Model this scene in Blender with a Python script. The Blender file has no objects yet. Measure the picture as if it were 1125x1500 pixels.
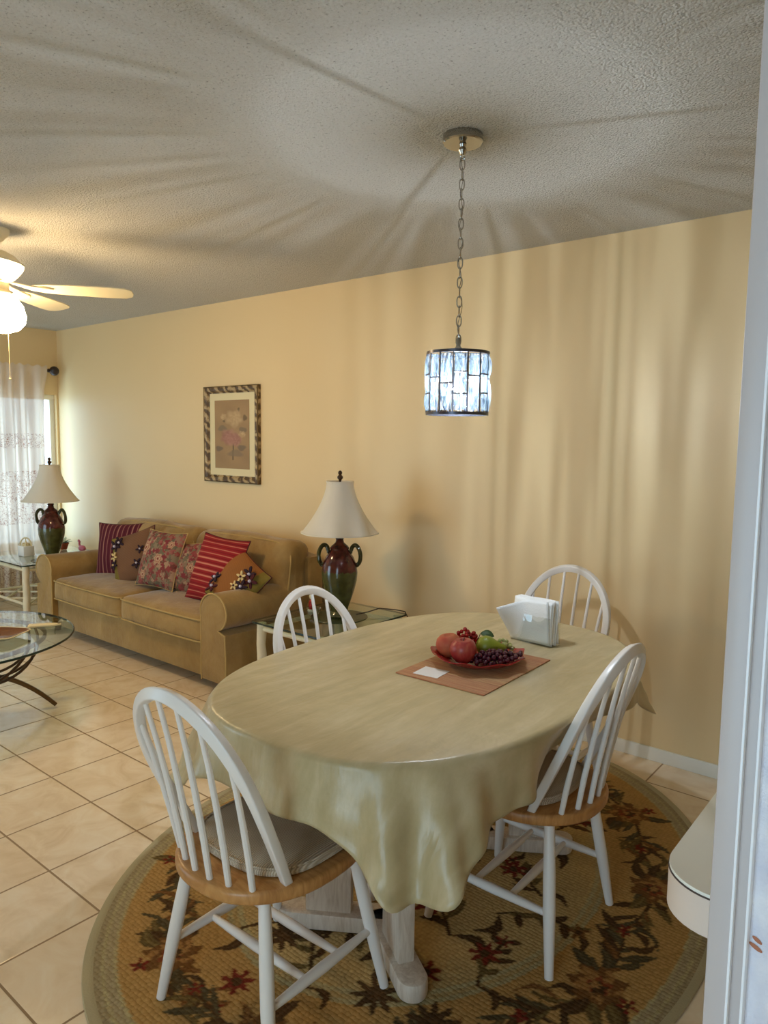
import bpy, bmesh, math, random
import numpy as np
from mathutils import Vector, Matrix, noise
random.seed(7)
PI = math.pi
sc = bpy.context.scene
col = sc.collection

# ------------------------------------------------------------------ helpers
class MB:
    """collects shapes into one mesh"""
    def __init__(s): s.v = []; s.f = []; s.mi = []; s.cur = 0
    def add(s, vs, fs, M=None):
        o = len(s.v)
        if M is not None: vs = [M @ Vector(v) for v in vs]
        s.v += [tuple(v) for v in vs]; s.f += [tuple(i + o for i in f) for f in fs]; s.mi += [s.cur] * len(fs)
        return s
    def box(s, x0, x1, y0, y1, z0, z1, b=0.0, M=None, seg=2):
        bm = bmesh.new(); bmesh.ops.create_cube(bm, size=1)
        for v in bm.verts:
            v.co = Vector(((x0 + x1) / 2 + v.co.x * (x1 - x0), (y0 + y1) / 2 + v.co.y * (y1 - y0), (z0 + z1) / 2 + v.co.z * (z1 - z0)))
        if b > 0: bmesh.ops.bevel(bm, geom=bm.edges[:], offset=b, segments=seg, affect='EDGES', profile=.5)
        s.bm(bm, M); return s
    def bm(s, bm, M=None):
        bm.verts.index_update()
        s.add([v.co.copy() for v in bm.verts], [[v.index for v in f.verts] for f in bm.faces], M); bm.free()
    def lathe(s, prof, n=32, M=None, mod=None, closed=False):
        vs = []; fs = []; m = len(prof)
        for i in range(n):
            a = 2 * PI * i / n
            for (r, z) in prof:
                k = mod(a, z) if mod else 1
                vs.append((r * k * math.cos(a), r * k * math.sin(a), z))
        for i in range(n):
            j = (i + 1) % n
            for k in range(m - 1 if not closed else m):
                l = (k + 1) % m
                if prof[k][0] < 1e-6 and prof[l][0] < 1e-6: continue
                fs.append((i * m + k, j * m + k, j * m + l, i * m + l))
        bm = bmesh.new(); V = [bm.verts.new(v) for v in vs]
        for f in fs:
            try: bm.faces.new([V[i] for i in f])
            except ValueError: pass
        bmesh.ops.remove_doubles(bm, verts=bm.verts[:], dist=1e-5)
        bmesh.ops.recalc_face_normals(bm, faces=bm.faces[:])
        s.bm(bm, M); return s
    def tube(s, pts, rad, n=8, closed=False, M=None, sq=None, up=None, caps=True):
        """pts list of Vector, rad number or list; sq=(w,h) makes a rounded rectangular section"""
        P = [Vector(p) for p in pts]; m = len(P)
        R = rad if isinstance(rad, (list, tuple)) else [rad] * m
        T = []
        for i in range(m):
            a = P[(i - 1) % m] if (closed or i > 0) else P[i]
            b = P[(i + 1) % m] if (closed or i < m - 1) else P[i]
            T.append((b - a).normalized())
        u = Vector(up) if up is not None else (Vector((0, 0, 1)) if abs(T[0].z) < .9 else Vector((1, 0, 0)))
        vs = []; fs = []
        for i in range(m):
            u = Vector(up) if up is not None else u
            u = (u - T[i] * u.dot(T[i])).normalized(); w = T[i].cross(u)
            for k in range(n):
                a = 2 * PI * k / n
                if sq:
                    c, t = math.cos(a), math.sin(a); e = .30
                    x = math.copysign(abs(c) ** e, c) * sq[0] / 2 * R[i]; y = math.copysign(abs(t) ** e, t) * sq[1] / 2 * R[i]
                    vs.append(P[i] + w * x + u * y)
                else:
                    vs.append(P[i] + (w * math.cos(a) + u * math.sin(a)) * R[i])
        for i in range(m if closed else m - 1):
            j = (i + 1) % m
            for k in range(n):
                l = (k + 1) % n
                fs.append((i * n + k, i * n + l, j * n + l, j * n + k))
        if not closed and caps:
            fs.append(tuple(reversed(range(n)))); fs.append(tuple(range((m - 1) * n, m * n)))
        s.add(vs, fs, M); return s
    def sphere(s, c, r, seg=12, rings=8, M=None, sc_=(1, 1, 1)):
        bm = bmesh.new(); bmesh.ops.create_uvsphere(bm, u_segments=seg, v_segments=rings, radius=r)
        for v in bm.verts: v.co = Vector((v.co.x * sc_[0] + c[0], v.co.y * sc_[1] + c[1], v.co.z * sc_[2] + c[2]))
        s.bm(bm, M); return s
    def prism(s, poly, z0, z1, b=0.0, M=None, seg=2):
        bm = bmesh.new(); vs = [bm.verts.new((p[0], p[1], z0)) for p in poly]
        f = bm.faces.new(vs); r = bmesh.ops.extrude_face_region(bm, geom=[f])
        nv = [e for e in r['geom'] if isinstance(e, bmesh.types.BMVert)]
        for v in nv: v.co.z = z1
        bmesh.ops.recalc_face_normals(bm, faces=bm.faces[:])
        if b > 0:
            ed = [e for e in bm.edges if abs(e.verts[0].co.z - e.verts[1].co.z) < 1e-7]
            bmesh.ops.bevel(bm, geom=ed, offset=b, segments=seg, affect='EDGES', profile=.5)
        s.bm(bm, M); return s
    def puff(s, sx, sy, sz, r, n=14, pz=0.0, py=0.0, px=0.0, M=None, nz=6, wob=0, ws=6):
        """soft cushion: rounded box with bulging faces"""
        bm = bmesh.new()
        idx = {}
        N = (n, n, nz)
        def vert(i, j, k):
            key = (i, j, k)
            if key in idx: return idx[key]
            t = []
            for a, q in zip((i, j, k), N):
                u = 2 * a / q - 1; t.append(math.sin(u * PI / 2) * .45 + u * .55)
            x, y, z = t[0] * sx / 2, t[1] * sy / 2, t[2] * sz / 2
            cx = max(-sx / 2 + r, min(sx / 2 - r, x)); cy = max(-sy / 2 + r, min(sy / 2 - r, y)); cz = max(-sz / 2 + r, min(sz / 2 - r, z))
            d = Vector((x - cx, y - cy, z - cz))
            if d.length > r: d = d.normalized() * r
            p = Vector((cx, cy, cz)) + d
            a1 = 1 - (2 * p.x / sx) ** 2; a2 = 1 - (2 * p.y / sy) ** 2; a3 = 1 - (2 * p.z / sz) ** 2
            q = p.copy()
            q.z += pz * max(0, a1) * max(0, a2) * (1 if p.z > 0 else -.3) * min(1, abs(2 * p.z / sz) * 1.2)
            q.y += py * max(0, a1) * max(0, a3) * (-1 if p.y < 0 else 1) * min(1, abs(2 * p.y / sy))
            q.x += px * max(0, a2) * max(0, a3) * (-1 if p.x < 0 else 1) * min(1, abs(2 * p.x / sx))
            if wob: q += Vector(noise.noise_vector(q * ws)) * wob
            v = bm.verts.new(q); idx[key] = v; return v
        def face(a, b, c, d):
            try: bm.faces.new((a, b, c, d))
            except ValueError: pass
        for i in range(n):
            for j in range(n):
                for k in (0, nz): face(vert(i, j, k), vert(i + 1, j, k), vert(i + 1, j + 1, k), vert(i, j + 1, k))
            for k in range(nz):
                for j in (0, n):
                    face(vert(i, j, k), vert(i + 1, j, k), vert(i + 1, j, k + 1), vert(i, j, k + 1))
                    face(vert(j, i, k), vert(j, i + 1, k), vert(j, i + 1, k + 1), vert(j, i, k + 1))
        bmesh.ops.recalc_face_normals(bm, faces=bm.faces[:])
        s.bm(bm, M); return s
    def mesh(s, name, mats, smooth=35):
        me = bpy.data.meshes.new(name); me.from_pydata(s.v, [], s.f)
        for m in (mats if isinstance(mats, (list, tuple)) else [mats]): me.materials.append(m)
        if any(s.mi): me.polygons.foreach_set('material_index', s.mi)
        if smooth:
            me.shade_smooth()
            me.set_sharp_from_angle(angle=math.radians(smooth))
        me.update(); return me
    def build(s, name, mats, parent=None, smooth=35, loc=None, rot=None):
        o = bpy.data.objects.new(name, s.mesh(name, mats, smooth)); col.objects.link(o)
        if parent is not None: o.parent = parent
        if loc is not None: o.location = loc
        if rot is not None: o.rotation_euler = rot
        return o

def tag(o, label, cat, group=None, kind=None):
    o['label'] = label; o['category'] = cat
    if group: o['group'] = group
    if kind: o['kind'] = kind
    return o
def struct(o, label=None):
    o['kind'] = 'structure'
    if label: o['label'] = label
    return o
def thing(name, loc, label, cat, group=None, rz=0):
    o = bpy.data.objects.new(name, None); o.empty_display_size = .1; col.objects.link(o)
    o.location = loc; o.rotation_euler = (0, 0, rz); tag(o, label, cat, group); return o
def copy_tree(o, parent=None):
    c = o.copy(); col.objects.link(c)
    if parent is not None: c.parent = parent
    for ch in [x for x in bpy.data.objects if x.parent == o]: copy_tree(ch, c)
    return c
def T(x, y, z): return Matrix.Translation((x, y, z))
def Rz(a): return Matrix.Rotation(a, 4, 'Z')
def Rx(a): return Matrix.Rotation(a, 4, 'X')
def Ry(a): return Matrix.Rotation(a, 4, 'Y')
def srgb(r, g, b):
    f = lambda c: (c / 255) / 12.92 if c / 255 <= .04045 else ((c / 255 + .055) / 1.055) ** 2.4
    return (f(r), f(g), f(b), 1)

# ------------------------------------------------------------------ material helpers
class Mat:
    def __init__(s, name, base=(.8, .8, .8, 1), rough=.5, metal=0, spec=.5, **kw):
        s.m = bpy.data.materials.new(name); s.m.use_nodes = True
        s.nt = s.m.node_tree; s.n = s.nt.nodes; s.l = s.nt.links
        s.b = s.n['Principled BSDF']; s.out = s.n['Material Output']
        s.b.inputs['Base Color'].default_value = base; s.b.inputs['Roughness'].default_value = rough
        s.b.inputs['Metallic'].default_value = metal; s.b.inputs['Specular IOR Level'].default_value = spec
        for k, v in kw.items(): s.b.inputs[k.replace('_', ' ')].default_value = v
        s._tc = None
    def tc(s, which='Object'):
        if s._tc is None: s._tc = s.n.new('ShaderNodeTexCoord')
        return s._tc.outputs[which]
    def node(s, t, ins=None, **kw):
        nd = s.n.new(t)
        for k, v in kw.items(): setattr(nd, k, v)
        for k, v in (ins or {}).items():
            if isinstance(v, bpy.types.NodeSocket): s.l.new(v, nd.inputs[k])
            else: nd.inputs[k].default_value = v
        return nd
    def math(s, op, a, b=None, c=None):
        nd = s.n.new('ShaderNodeMath'); nd.operation = op
        for i, v in enumerate((a, b, c)):
            if v is None: continue
            if isinstance(v, bpy.types.NodeSocket): s.l.new(v, nd.inputs[i])
            else: nd.inputs[i].default_value = v
        return nd.outputs[0]
    def mapping(s, src, scale=(1, 1, 1), rot=(0, 0, 0), loc=(0, 0, 0)):
        return s.node('ShaderNodeMapping', {'Vector': src, 'Scale': scale, 'Rotation': rot, 'Location': loc}).outputs[0]
    def noise(s, vec, scale, detail=2, rough=.5, dist=0):
        return s.node('ShaderNodeTexNoise', {'Vector': vec, 'Scale': scale, 'Detail': detail, 'Roughness': rough, 'Distortion': dist}).outputs['Fac']
    def ramp(s, fac, stops, interp='LINEAR'):
        nd = s.n.new('ShaderNodeValToRGB'); nd.color_ramp.interpolation = interp; e = nd.color_ramp.elements
        while len(e) < len(stops): e.new(.5)
        for i, (p, c) in enumerate(stops): e[i].position = p; e[i].color = c
        s.l.new(fac, nd.inputs[0]); return nd.outputs[0]
    def mix(s, fac, a, b):
        nd = s.n.new('ShaderNodeMix'); nd.data_type = 'RGBA'
        for k, v in ((0, fac), (6, a), (7, b)):
            if isinstance(v, bpy.types.NodeSocket): s.l.new(v, nd.inputs[k])
            else: nd.inputs[k].default_value = v
        return nd.outputs[2]
    def sep(s, v): return s.node('ShaderNodeSeparateXYZ', {0: v}).outputs
    def color(s, sock): s.l.new(sock, s.b.inputs['Base Color']); return s
    def rough(s, sock): s.l.new(sock, s.b.inputs['Roughness']); return s
    def bump(s, h, strength=.3, dist=.002):
        nd = s.node('ShaderNodeBump', {'Height': h, 'Strength': strength, 'Distance': dist})
        s.l.new(nd.outputs[0], s.b.inputs['Normal']); return s
    def surface(s, sock): s.l.new(sock, s.out.inputs[0]); return s
def simple(name, c, rough=.5, metal=0, spec=.5, var=.06, vs=6, bump=0, bs=60, **kw):
    m = Mat(name, c, rough, metal, spec, **kw)
    n = m.noise(m.tc(), vs, 3)
    d = tuple(max(0, x * (1 - var)) for x in c[:3]) + (1,); l = tuple(min(1, x * (1 + var)) for x in c[:3]) + (1,)
    m.color(m.mix(n, d, l))
    if bump: m.bump(m.noise(m.tc(), bs, 2), bump, .002)
    return m.m

# ------------------------------------------------------------------ camera
H = 1.48206; YAW, PITCH, ROLL = 0.683777, 0.0998438, 0.0123453; FPX = 1054.19
fw = Vector((-math.sin(YAW) * math.cos(PITCH), math.cos(YAW) * math.cos(PITCH), -math.sin(PITCH)))
r0 = Vector((math.cos(YAW), math.sin(YAW), 0)); u0 = r0.cross(fw)
rr = r0 * math.cos(ROLL) + u0 * math.sin(ROLL); uu = -r0 * math.sin(ROLL) + u0 * math.cos(ROLL)
cam = bpy.data.cameras.new('camera'); cam.sensor_fit = 'VERTICAL'; cam.sensor_height = 36; cam.lens = 36 * FPX / 1500
cam.clip_start = .02; cam.clip_end = 100
co = bpy.data.objects.new('camera', cam); col.objects.link(co); sc.camera = co
co.matrix_world = Matrix(((rr.x, uu.x, -fw.x, 0), (rr.y, uu.y, -fw.y, 0), (rr.z, uu.z, -fw.z, H), (0, 0, 0, 1)))

# ------------------------------------------------------------------ materials
CEIL = 2.445; XL = -6.65; YW = 3.33; TL = .3333
m = Mat('floor_tile', rough=.16, spec=.55)
p = m.tc(); xyz = m.sep(p)
gx = m.math('DIVIDE', m.math('ADD', xyz[0], 2.01408 + 20 * TL), TL); gy = m.math('DIVIDE', m.math('ADD', xyz[1], -.7566 + 20 * TL), TL)
fx = m.math('FRACT', gx); fy = m.math('FRACT', gy)
ex = m.math('MINIMUM', fx, m.math('SUBTRACT', 1, fx)); ey = m.math('MINIMUM', fy, m.math('SUBTRACT', 1, fy))
edge = m.math('MINIMUM', ex, ey); g = m.math('LESS_THAN', edge, .0105)
cell = m.node('ShaderNodeCombineXYZ', {0: m.math('FLOOR', gx), 1: m.math('FLOOR', gy), 2: 0.0}).outputs[0]
wn = m.node('ShaderNodeTexWhiteNoise', {'Vector': cell}).outputs['Color']
off = m.node('ShaderNodeVectorMath', {0: wn, 1: (9, 9, 9)}, operation='MULTIPLY').outputs[0]
pp = m.node('ShaderNodeVectorMath', {0: p, 1: off}, operation='ADD').outputs[0]
nn = m.noise(pp, 7, 6, .6, 1.2)
marb = m.ramp(nn, [(.3, srgb(226, 200, 164)), (.5, srgb(238, 216, 184)), (.7, srgb(244, 228, 202))])
wv = m.sep(wn)[0]
marb2 = m.mix(m.math('MULTIPLY', wv, .25), marb, srgb(230, 204, 170))
m.color(m.mix(g, marb2, srgb(150, 120, 86)))
m.rough(m.math('ADD', m.math('MULTIPLY', g, .5), m.math('ADD', .10, m.math('MULTIPLY', nn, .1))))
hh = m.math('ADD', m.math('MULTIPLY', m.math('MINIMUM', edge, .02), 50), m.math('MULTIPLY', nn, .15))
m.bump(hh, .35, .002); M_floor = m.m

m = Mat('wall_paint', srgb(228, 200, 148), .45, spec=.4)
n1 = m.noise(m.tc(), 60, 3); m.bump(n1, .12, .002)
m.color(m.mix(m.noise(m.tc(), 1.5, 2), srgb(227, 199, 150), srgb(232, 206, 159))); M_wall = m.m
m = Mat('popcorn_ceiling', srgb(226, 222, 212), .9, spec=.1)
vo = m.node('ShaderNodeTexVoronoi', {'Vector': m.tc(), 'Scale': 120.0}).outputs['Distance']
nz = m.noise(m.tc(), 190, 4, .7)
h = m.math('ADD', m.math('MULTIPLY', vo, -1), nz)
m.bump(h, 1.0, .009)
m.color(m.ramp(m.noise(m.tc(), 110, 3, .65), [(.30, srgb(172, 166, 154)), (.40, srgb(222, 217, 206)), (.7, srgb(228, 224, 215))])); M_ceil = m.m  # dark specks in the colour stand in for shadows between the popcorn grains
M_trim = simple('white_trim', srgb(232, 228, 216), .35)
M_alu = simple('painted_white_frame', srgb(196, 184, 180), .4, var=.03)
M_brightedge = simple('bright_edge', srgb(246, 246, 250), .3, var=.01)  # near-white colour stands in for the highlight along the post's edge
m = Mat('blue_white_stucco', srgb(196, 202, 216), .8)
n = m.noise(m.tc(), 40, 5, .65); m.bump(n, .8, .006)
m.color(m.ramp(m.noise(m.tc(), 25, 4), [(.3, srgb(212, 210, 224)), (.7, srgb(240, 236, 240))])); M_stucco = m.m
M_rust = simple('rust_mark', srgb(176, 110, 80), .7)
M_white = simple('white_chair_paint', srgb(238, 231, 224), .32, var=.03)
m = Mat('honey_wood', rough=.35)
v = m.mapping(m.tc(), (3, 14, 3)); n = m.noise(v, 5, 5, .6, .6)
m.color(m.ramp(n, [(.3, srgb(168, 112, 58)), (.55, srgb(196, 140, 80)), (.75, srgb(210, 158, 98))])); M_honey = m.m
m = Mat('whitewashed_wood', rough=.5)
v = m.mapping(m.tc(), (18, 18, 2.5)); n = m.noise(v, 4, 5, .6, .8)
m.color(m.ramp(n, [(.3, srgb(196, 176, 156)), (.6, srgb(222, 207, 190))])); m.bump(n, .15, .002); M_wash = m.m
m = Mat('ribbed_cushion', rough=.9, spec=.2)
w = m.node('ShaderNodeTexWave', {'Vector': m.tc(), 'Scale': 62.0, 'Distortion': .3}, bands_direction='X').outputs['Fac']
m.color(m.mix(w, srgb(184, 162, 134), srgb(226, 208, 184))); m.bump(w, .6, .003); M_cush = m.m
m = Mat('vinyl_cloth', rough=.34, spec=.5)
v = m.mapping(m.tc(), (12, 1.8, 4)); n = m.noise(v, 1.6, 5, .6, .4); n2 = m.noise(m.tc(), 22, 3)
m.color(m.ramp(m.math('ADD', m.math('MULTIPLY', n, .8), m.math('MULTIPLY', n2, .2)), [(.30, srgb(176, 158, 116)), (.5, srgb(192, 173, 131)), (.70, srgb(208, 190, 152))]))
n3 = m.noise(m.mapping(m.tc(), (3, 1.2, 1)), 5, 3, .5, 1.0)
m.bump(m.math('ADD', m.math('MULTIPLY', n3, 2.0), m.math('MULTIPLY', m.noise(m.tc(), 120, 2), .12)), .35, .006); M_cloth = m.m

# vertex-coloured fabrics
def vmat(name, rough=.9, bumpscale=0, bs=.4, bd=.003, spec=.2, weave=None):
    m = Mat(name, rough=rough, spec=spec)
    a = m.n.new('ShaderNodeVertexColor'); a.layer_name = 'pattern'
    c = a.outputs['Color']
    if weave:
        u = m.mapping(m.tc(), (1, 1, 1))
        w1 = m.node('ShaderNodeTexVoronoi', {'Vector': u, 'Scale': weave, 'Randomness': .35}).outputs['Distance']
        c = m.mix(m.math('MULTIPLY', w1, .48), c, srgb(104, 72, 38))
        m.bump(m.math('MULTIPLY', w1, -1), bs, bd)
    elif bumpscale: m.bump(m.noise(m.tc(), bumpscale, 3), bs, bd)
    m.color(c); return m.m
M_rug = vmat('looped_pile', .95, weave=75, bs=1.0, bd=.006, spec=.05)
M_rugedge = simple('rug_binding', srgb(176, 162, 126), .95, bump=.5, bs=160)
M_pil = vmat('printed_fabric', .9, 160, .3, .002)
M_print = vmat('art_print', .5, 0)
M_sofa = Mat('olive_tan_velour', rough=.75, spec=.25, Sheen_Weight=.35, Sheen_Roughness=.4)
m = M_sofa; n = m.noise(m.tc(), 5, 5, .65, .6); n2 = m.noise(m.tc(), 300, 2)
m.color(m.ramp(n, [(.3, srgb(142, 111, 64)), (.6, srgb(162, 131, 80)), (.8, srgb(176, 146, 96))])); m.bump(m.math('ADD', m.math('MULTIPLY', n, 1.5), m.math('ADD', m.math('MULTIPLY', m.noise(m.mapping(m.tc(), (1, 1, .35)), 14, 3, .6, .8), .9), m.math('MULTIPLY', n2, .12))), .5, .009); M_sofa = m.m
M_pipe = simple('sofa_piping', srgb(176, 146, 88), .7)
M_dark = simple('dark_underside', srgb(40, 32, 24), .8)
m = Mat('ceramic_glaze', rough=.12, spec=.6)
z = m.sep(m.tc())[2]; n = m.noise(m.mapping(m.tc(), (1, 1, .25)), 55, 2)
fac = m.math('GREATER_THAN', m.math('ADD', z, m.math('MULTIPLY', n, .05)), .285)
c1 = m.ramp(m.noise(m.tc(), 18, 3), [(.35, srgb(62, 62, 30)), (.7, srgb(84, 84, 44))])
c2 = m.ramp(m.noise(m.tc(), 30, 4), [(.35, srgb(58, 18, 16)), (.75, srgb(104, 44, 36))])
m.color(m.mix(fac, c1, c2)); M_glaze = m.m
M_glaze2 = simple('handle_glaze', srgb(66, 64, 34), .15, var=.3, vs=40)
M_bronze = simple('dark_bronze', srgb(74, 52, 34), .4, .6, var=.25, vs=20)
M_legbr = simple('antique_bronze', srgb(104, 80, 50), .35, .75, var=.2, vs=18)
m = Mat('linen_shade', srgb(246, 240, 226), .8, spec=.2)
n = m.noise(m.mapping(m.tc(), (1, 1, 2)), 130, 3); m.bump(n, .25, .002)
tr = m.node('ShaderNodeBsdfTranslucent', {'Color': srgb(236, 222, 194)})
mx = m.node('ShaderNodeMixShader', {0: .35, 1: m.b.outputs[0], 2: tr.outputs[0]}); m.surface(mx.outputs[0]); M_shade = m.m
M_log = simple('cream_log_paint', srgb(222, 208, 176), .45, var=.12, vs=14, bump=.3, bs=25)
def glassy(name, tint, gl=.12, rough=.02):
    m = Mat(name); m.n.remove(m.b)
    fr = m.node('ShaderNodeFresnel', {'IOR': 1.5})
    t = m.node('ShaderNodeBsdfTransparent', {'Color': tint}); g = m.node('ShaderNodeBsdfGlossy', {'Color': (1, 1, 1, 1), 'Roughness': rough})
    ge = m.n.new('ShaderNodeNewGeometry')
    f = m.math('MULTIPLY', m.math('MINIMUM', m.math('ADD', fr.outputs[0], gl), 1.0), m.math('SUBTRACT', 1.0, ge.outputs['Backfacing']))
    mx = m.node('ShaderNodeMixShader', {0: f, 1: t.outputs[0], 2: g.outputs[0]}); m.surface(mx.outputs[0]); return m.m
M_glass = glassy('clear_table_glass', (.80, .88, .84, 1), .05)
M_glassedge = simple('dark_glass_edge', srgb(26, 44, 40), .08)
M_pane = glassy('window_glass', (.93, .96, .97, 1), .0)
M_acr = glassy('clear_acrylic', (.93, .94, .93, 1), .03)
M_greenglass = simple('dark_green_mat', srgb(58, 66, 36), .25)
M_chrome = simple('polished_nickel', srgb(176, 172, 164), .14, 1.0, var=.05)
M_darkmetal = simple('dark_nickel', srgb(84, 84, 92), .3, .9, var=.1)
m = Mat('white_fabric_napkin', srgb(246, 244, 240), .9)
w = m.node('ShaderNodeTexVoronoi', {'Vector': m.tc(), 'Scale': 260.0}).outputs['Distance']; m.bump(w, .35, .002)
m.color(m.mix(m.noise(m.tc(), 4, 2), srgb(240, 238, 234), srgb(250, 249, 246))); M_nap = m.m
M_paper = simple('white_card', srgb(244, 238, 232), .7, var=.01)
m = Mat('woven_straw', rough=.8)
x = m.sep(m.tc()); w = m.node('ShaderNodeTexWave', {'Vector': m.tc(), 'Scale': 62.0, 'Distortion': .5}, bands_direction='Y').outputs['Fac']
st = m.noise(m.mapping(m.tc(), (.6, 50, 1)), 2.0, 4, .8)
c = m.ramp(st, [(.36, srgb(160, 86, 56)), (.46, srgb(236, 192, 134)), (.56, srgb(196, 116, 80)), (.66, srgb(244, 208, 152))])
bandy = m.math('GREATER_THAN', m.math('ABSOLUTE', x[1]), .125)
c = m.mix(bandy, m.mix(.15, c, srgb(240, 200, 140)), m.mix(.3, c, srgb(214, 140, 106)))
m.color(m.mix(m.math('MULTIPLY', w, .45), c, srgb(130, 74, 40))); m.bump(w, .8, .003); M_straw = m.m
M_redplate = simple('red_glazed_ceramic', srgb(158, 36, 36), .22, var=.2, vs=12)
m = Mat('apple_skin', rough=.35)
n = m.noise(m.mapping(m.tc(), (1, 1, .35)), 30, 4, .6)
m.color(m.ramp(n, [(.3, srgb(148, 38, 40)), (.55, srgb(170, 62, 54)), (.75, srgb(190, 106, 80))])); M_apple = m.m
m = Mat('peach_skin', rough=.6)
m.color(m.ramp(m.noise(m.tc(), 14, 3), [(.35, srgb(184, 74, 50)), (.65, srgb(206, 122, 78))])); M_peach = m.m
M_pear = simple('green_pear_skin', srgb(140, 146, 40), .4, var=.2, vs=20)
M_gred = simple('purple_grape_skin', srgb(78, 28, 40), .25, var=.45, vs=30)
M_ggrn = simple('green_grape_skin', srgb(178, 176, 110), .3, var=.2, vs=30)
M_berry = simple('red_berry_skin', srgb(168, 30, 26), .25, var=.25, vs=30)
M_leaf = simple('green_leaf', srgb(64, 88, 40), .5, var=.3, vs=20)
M_stem = simple('brown_stem', srgb(72, 50, 30), .7)
m = Mat('opal_globe', srgb(255, 240, 210)); m.b.inputs['Emission Color'].default_value = (1, .72, .38, 1); m.b.inputs['Emission Strength'].default_value = 74; M_globe = m.m
m = Mat('lit_led_bulb', srgb(255, 255, 255)); m.b.inputs['Emission Color'].default_value = (.74, .86, 1, 1); m.b.inputs['Emission Strength'].default_value = 11500; M_bulb = m.m
M_fanwhite = simple('cream_fan_enamel', srgb(236, 224, 190), .35, var=.03)
m = Mat('pressed_crystal'); m.n.remove(m.b)
oi = m.n.new('ShaderNodeObjectInfo')
vv = m.node('ShaderNodeVectorMath', {0: m.tc('Object'), 1: m.node('ShaderNodeCombineXYZ', {0: m.math('MULTIPLY', oi.outputs['Random'], 7.0), 1: 0.0, 2: m.math('MULTIPLY', oi.outputs['Random'], 3.0)}).outputs[0]}, operation='ADD').outputs[0]
nf = m.noise(m.mapping(vv, (1, 1, .35)), 70, 3, .6, 1.2)
n = m.noise(m.mapping(vv, (1, 1, .09)), 120, 2, .5, .6)
tc_ = m.ramp(n, [(.42, (.06, .05, .05, 1)), (.50, (.42, .38, .40, 1)), (.58, (1, 1, 1, 1))])
t = m.node('ShaderNodeBsdfTransparent', {'Color': tc_}); tl = m.node('ShaderNodeBsdfTranslucent', {'Color': m.ramp(nf, [(.36, (.03, .05, .08, 1)), (.5, (.35, .5, .62, 1)), (.62, (.85, .95, 1, 1))])})
gl = m.node('ShaderNodeBsdfGlossy', {'Color': (.95, .97, 1, 1), 'Roughness': .08})
bp = m.node('ShaderNodeBump', {'Height': nf, 'Strength': 1.0, 'Distance': .006}); m.l.new(bp.outputs[0], gl.inputs['Normal'])
a = m.node('ShaderNodeMixShader', {0: .035, 1: t.outputs[0], 2: tl.outputs[0]})
b = m.node('ShaderNodeMixShader', {0: .035, 1: a.outputs[0], 2: gl.outputs[0]}); m.surface(b.outputs[0]); M_crys = m.m
# sheer curtain with embroidered bands
m = Mat('sheer_curtain', srgb(236, 226, 212), .9, spec=.1)
z = m.sep(m.tc())[2]; n = m.noise(m.mapping(m.tc(), (1, 1, 1)), 26, 3, .55, 1.5)
lace = m.math('MULTIPLY', m.math('GREATER_THAN', n, .485), m.math('LESS_THAN', n, .52))
b1 = m.math('MULTIPLY', m.math('GREATER_THAN', z, 1.37), m.math('LESS_THAN', z, 1.50))
b2 = m.math('MULTIPLY', m.math('GREATER_THAN', z, .70), m.math('LESS_THAN', z, 1.17))
b3 = m.math('MULTIPLY', m.math('GREATER_THAN', z, .05), m.math('LESS_THAN', z, .34))
emb = m.math('MULTIPLY', lace, m.math('MAXIMUM', b3, m.math('MAXIMUM', b1, b2)))
colr = m.mix(emb, srgb(228, 210, 190), srgb(160, 108, 90)); m.color(colr)
tl = m.node('ShaderNodeBsdfTranslucent', {'Color': colr}); tp = m.node('ShaderNodeBsdfTransparent')
ple = m.ramp(m.noise(m.mapping(m.tc(), (.2, 1, .03)), 30, 2, .5), [(.42, (.07, .07, .07, 1)), (.58, (.32, .32, .32, 1))])
a = m.node('ShaderNodeMixShader', {0: ple, 1: m.b.outputs[0], 2: tl.outputs[0]})
tf = m.math('MULTIPLY', m.math('SUBTRACT', 1, emb), .05)
b = m.node('ShaderNodeMixShader', {0: tf, 1: a.outputs[0], 2: tp.outputs[0]}); m.surface(b.outputs[0]); M_curt = m.m
M_rod = simple('dark_rod', srgb(52, 36, 28), .4)
m = Mat('carved_gilt_frame', rough=.4, metal=.1)
wa = m.node('ShaderNodeTexWave', {'Vector': m.mapping(m.tc(), (1, 1, 1), (0, .85, 0)), 'Scale': 5.5, 'Distortion': 5.0, 'Detail': 2.0, 'Detail Scale': 3.0}).outputs['Fac']
n = m.math('ADD', m.math('MULTIPLY', wa, .45), m.math('MULTIPLY', m.noise(m.tc(), 45, 3, .6, 1.5), .55))
m.color(m.ramp(n, [(.38, srgb(84, 62, 34)), (.52, srgb(132, 104, 64)), (.68, srgb(178, 152, 108))])); m.bump(n, .9, .006); M_frame = m.m
M_gilt = simple('gilt_edge', srgb(104, 80, 40), .4, .3, var=.3, vs=60)
M_mat = simple('cream_mount', srgb(226, 210, 166), .7, var=.02)
M_counter = simple('cream_laminate', srgb(244, 240, 226), .35, var=.02)
M_band = simple('beige_edge_laminate', srgb(226, 206, 190), .4, var=.02)
M_cab = simple('cream_cabinet_paint', srgb(216, 208, 190), .5, var=.03)
M_seam = simple('dark_seam', srgb(74, 56, 48), .6)
M_tray = simple('amber_brown_dish', srgb(104, 64, 30), .2, var=.35, vs=16)
M_cream = simple('cream_wood', srgb(222, 204, 158), .5, var=.08)
M_terra = simple('terracotta_red', srgb(176, 80, 46), .6)
M_pink = simple('pink_glaze', srgb(196, 96, 116), .35, var=.2, vs=60)
M_china = simple('white_china', srgb(232, 228, 222), .25)

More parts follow.
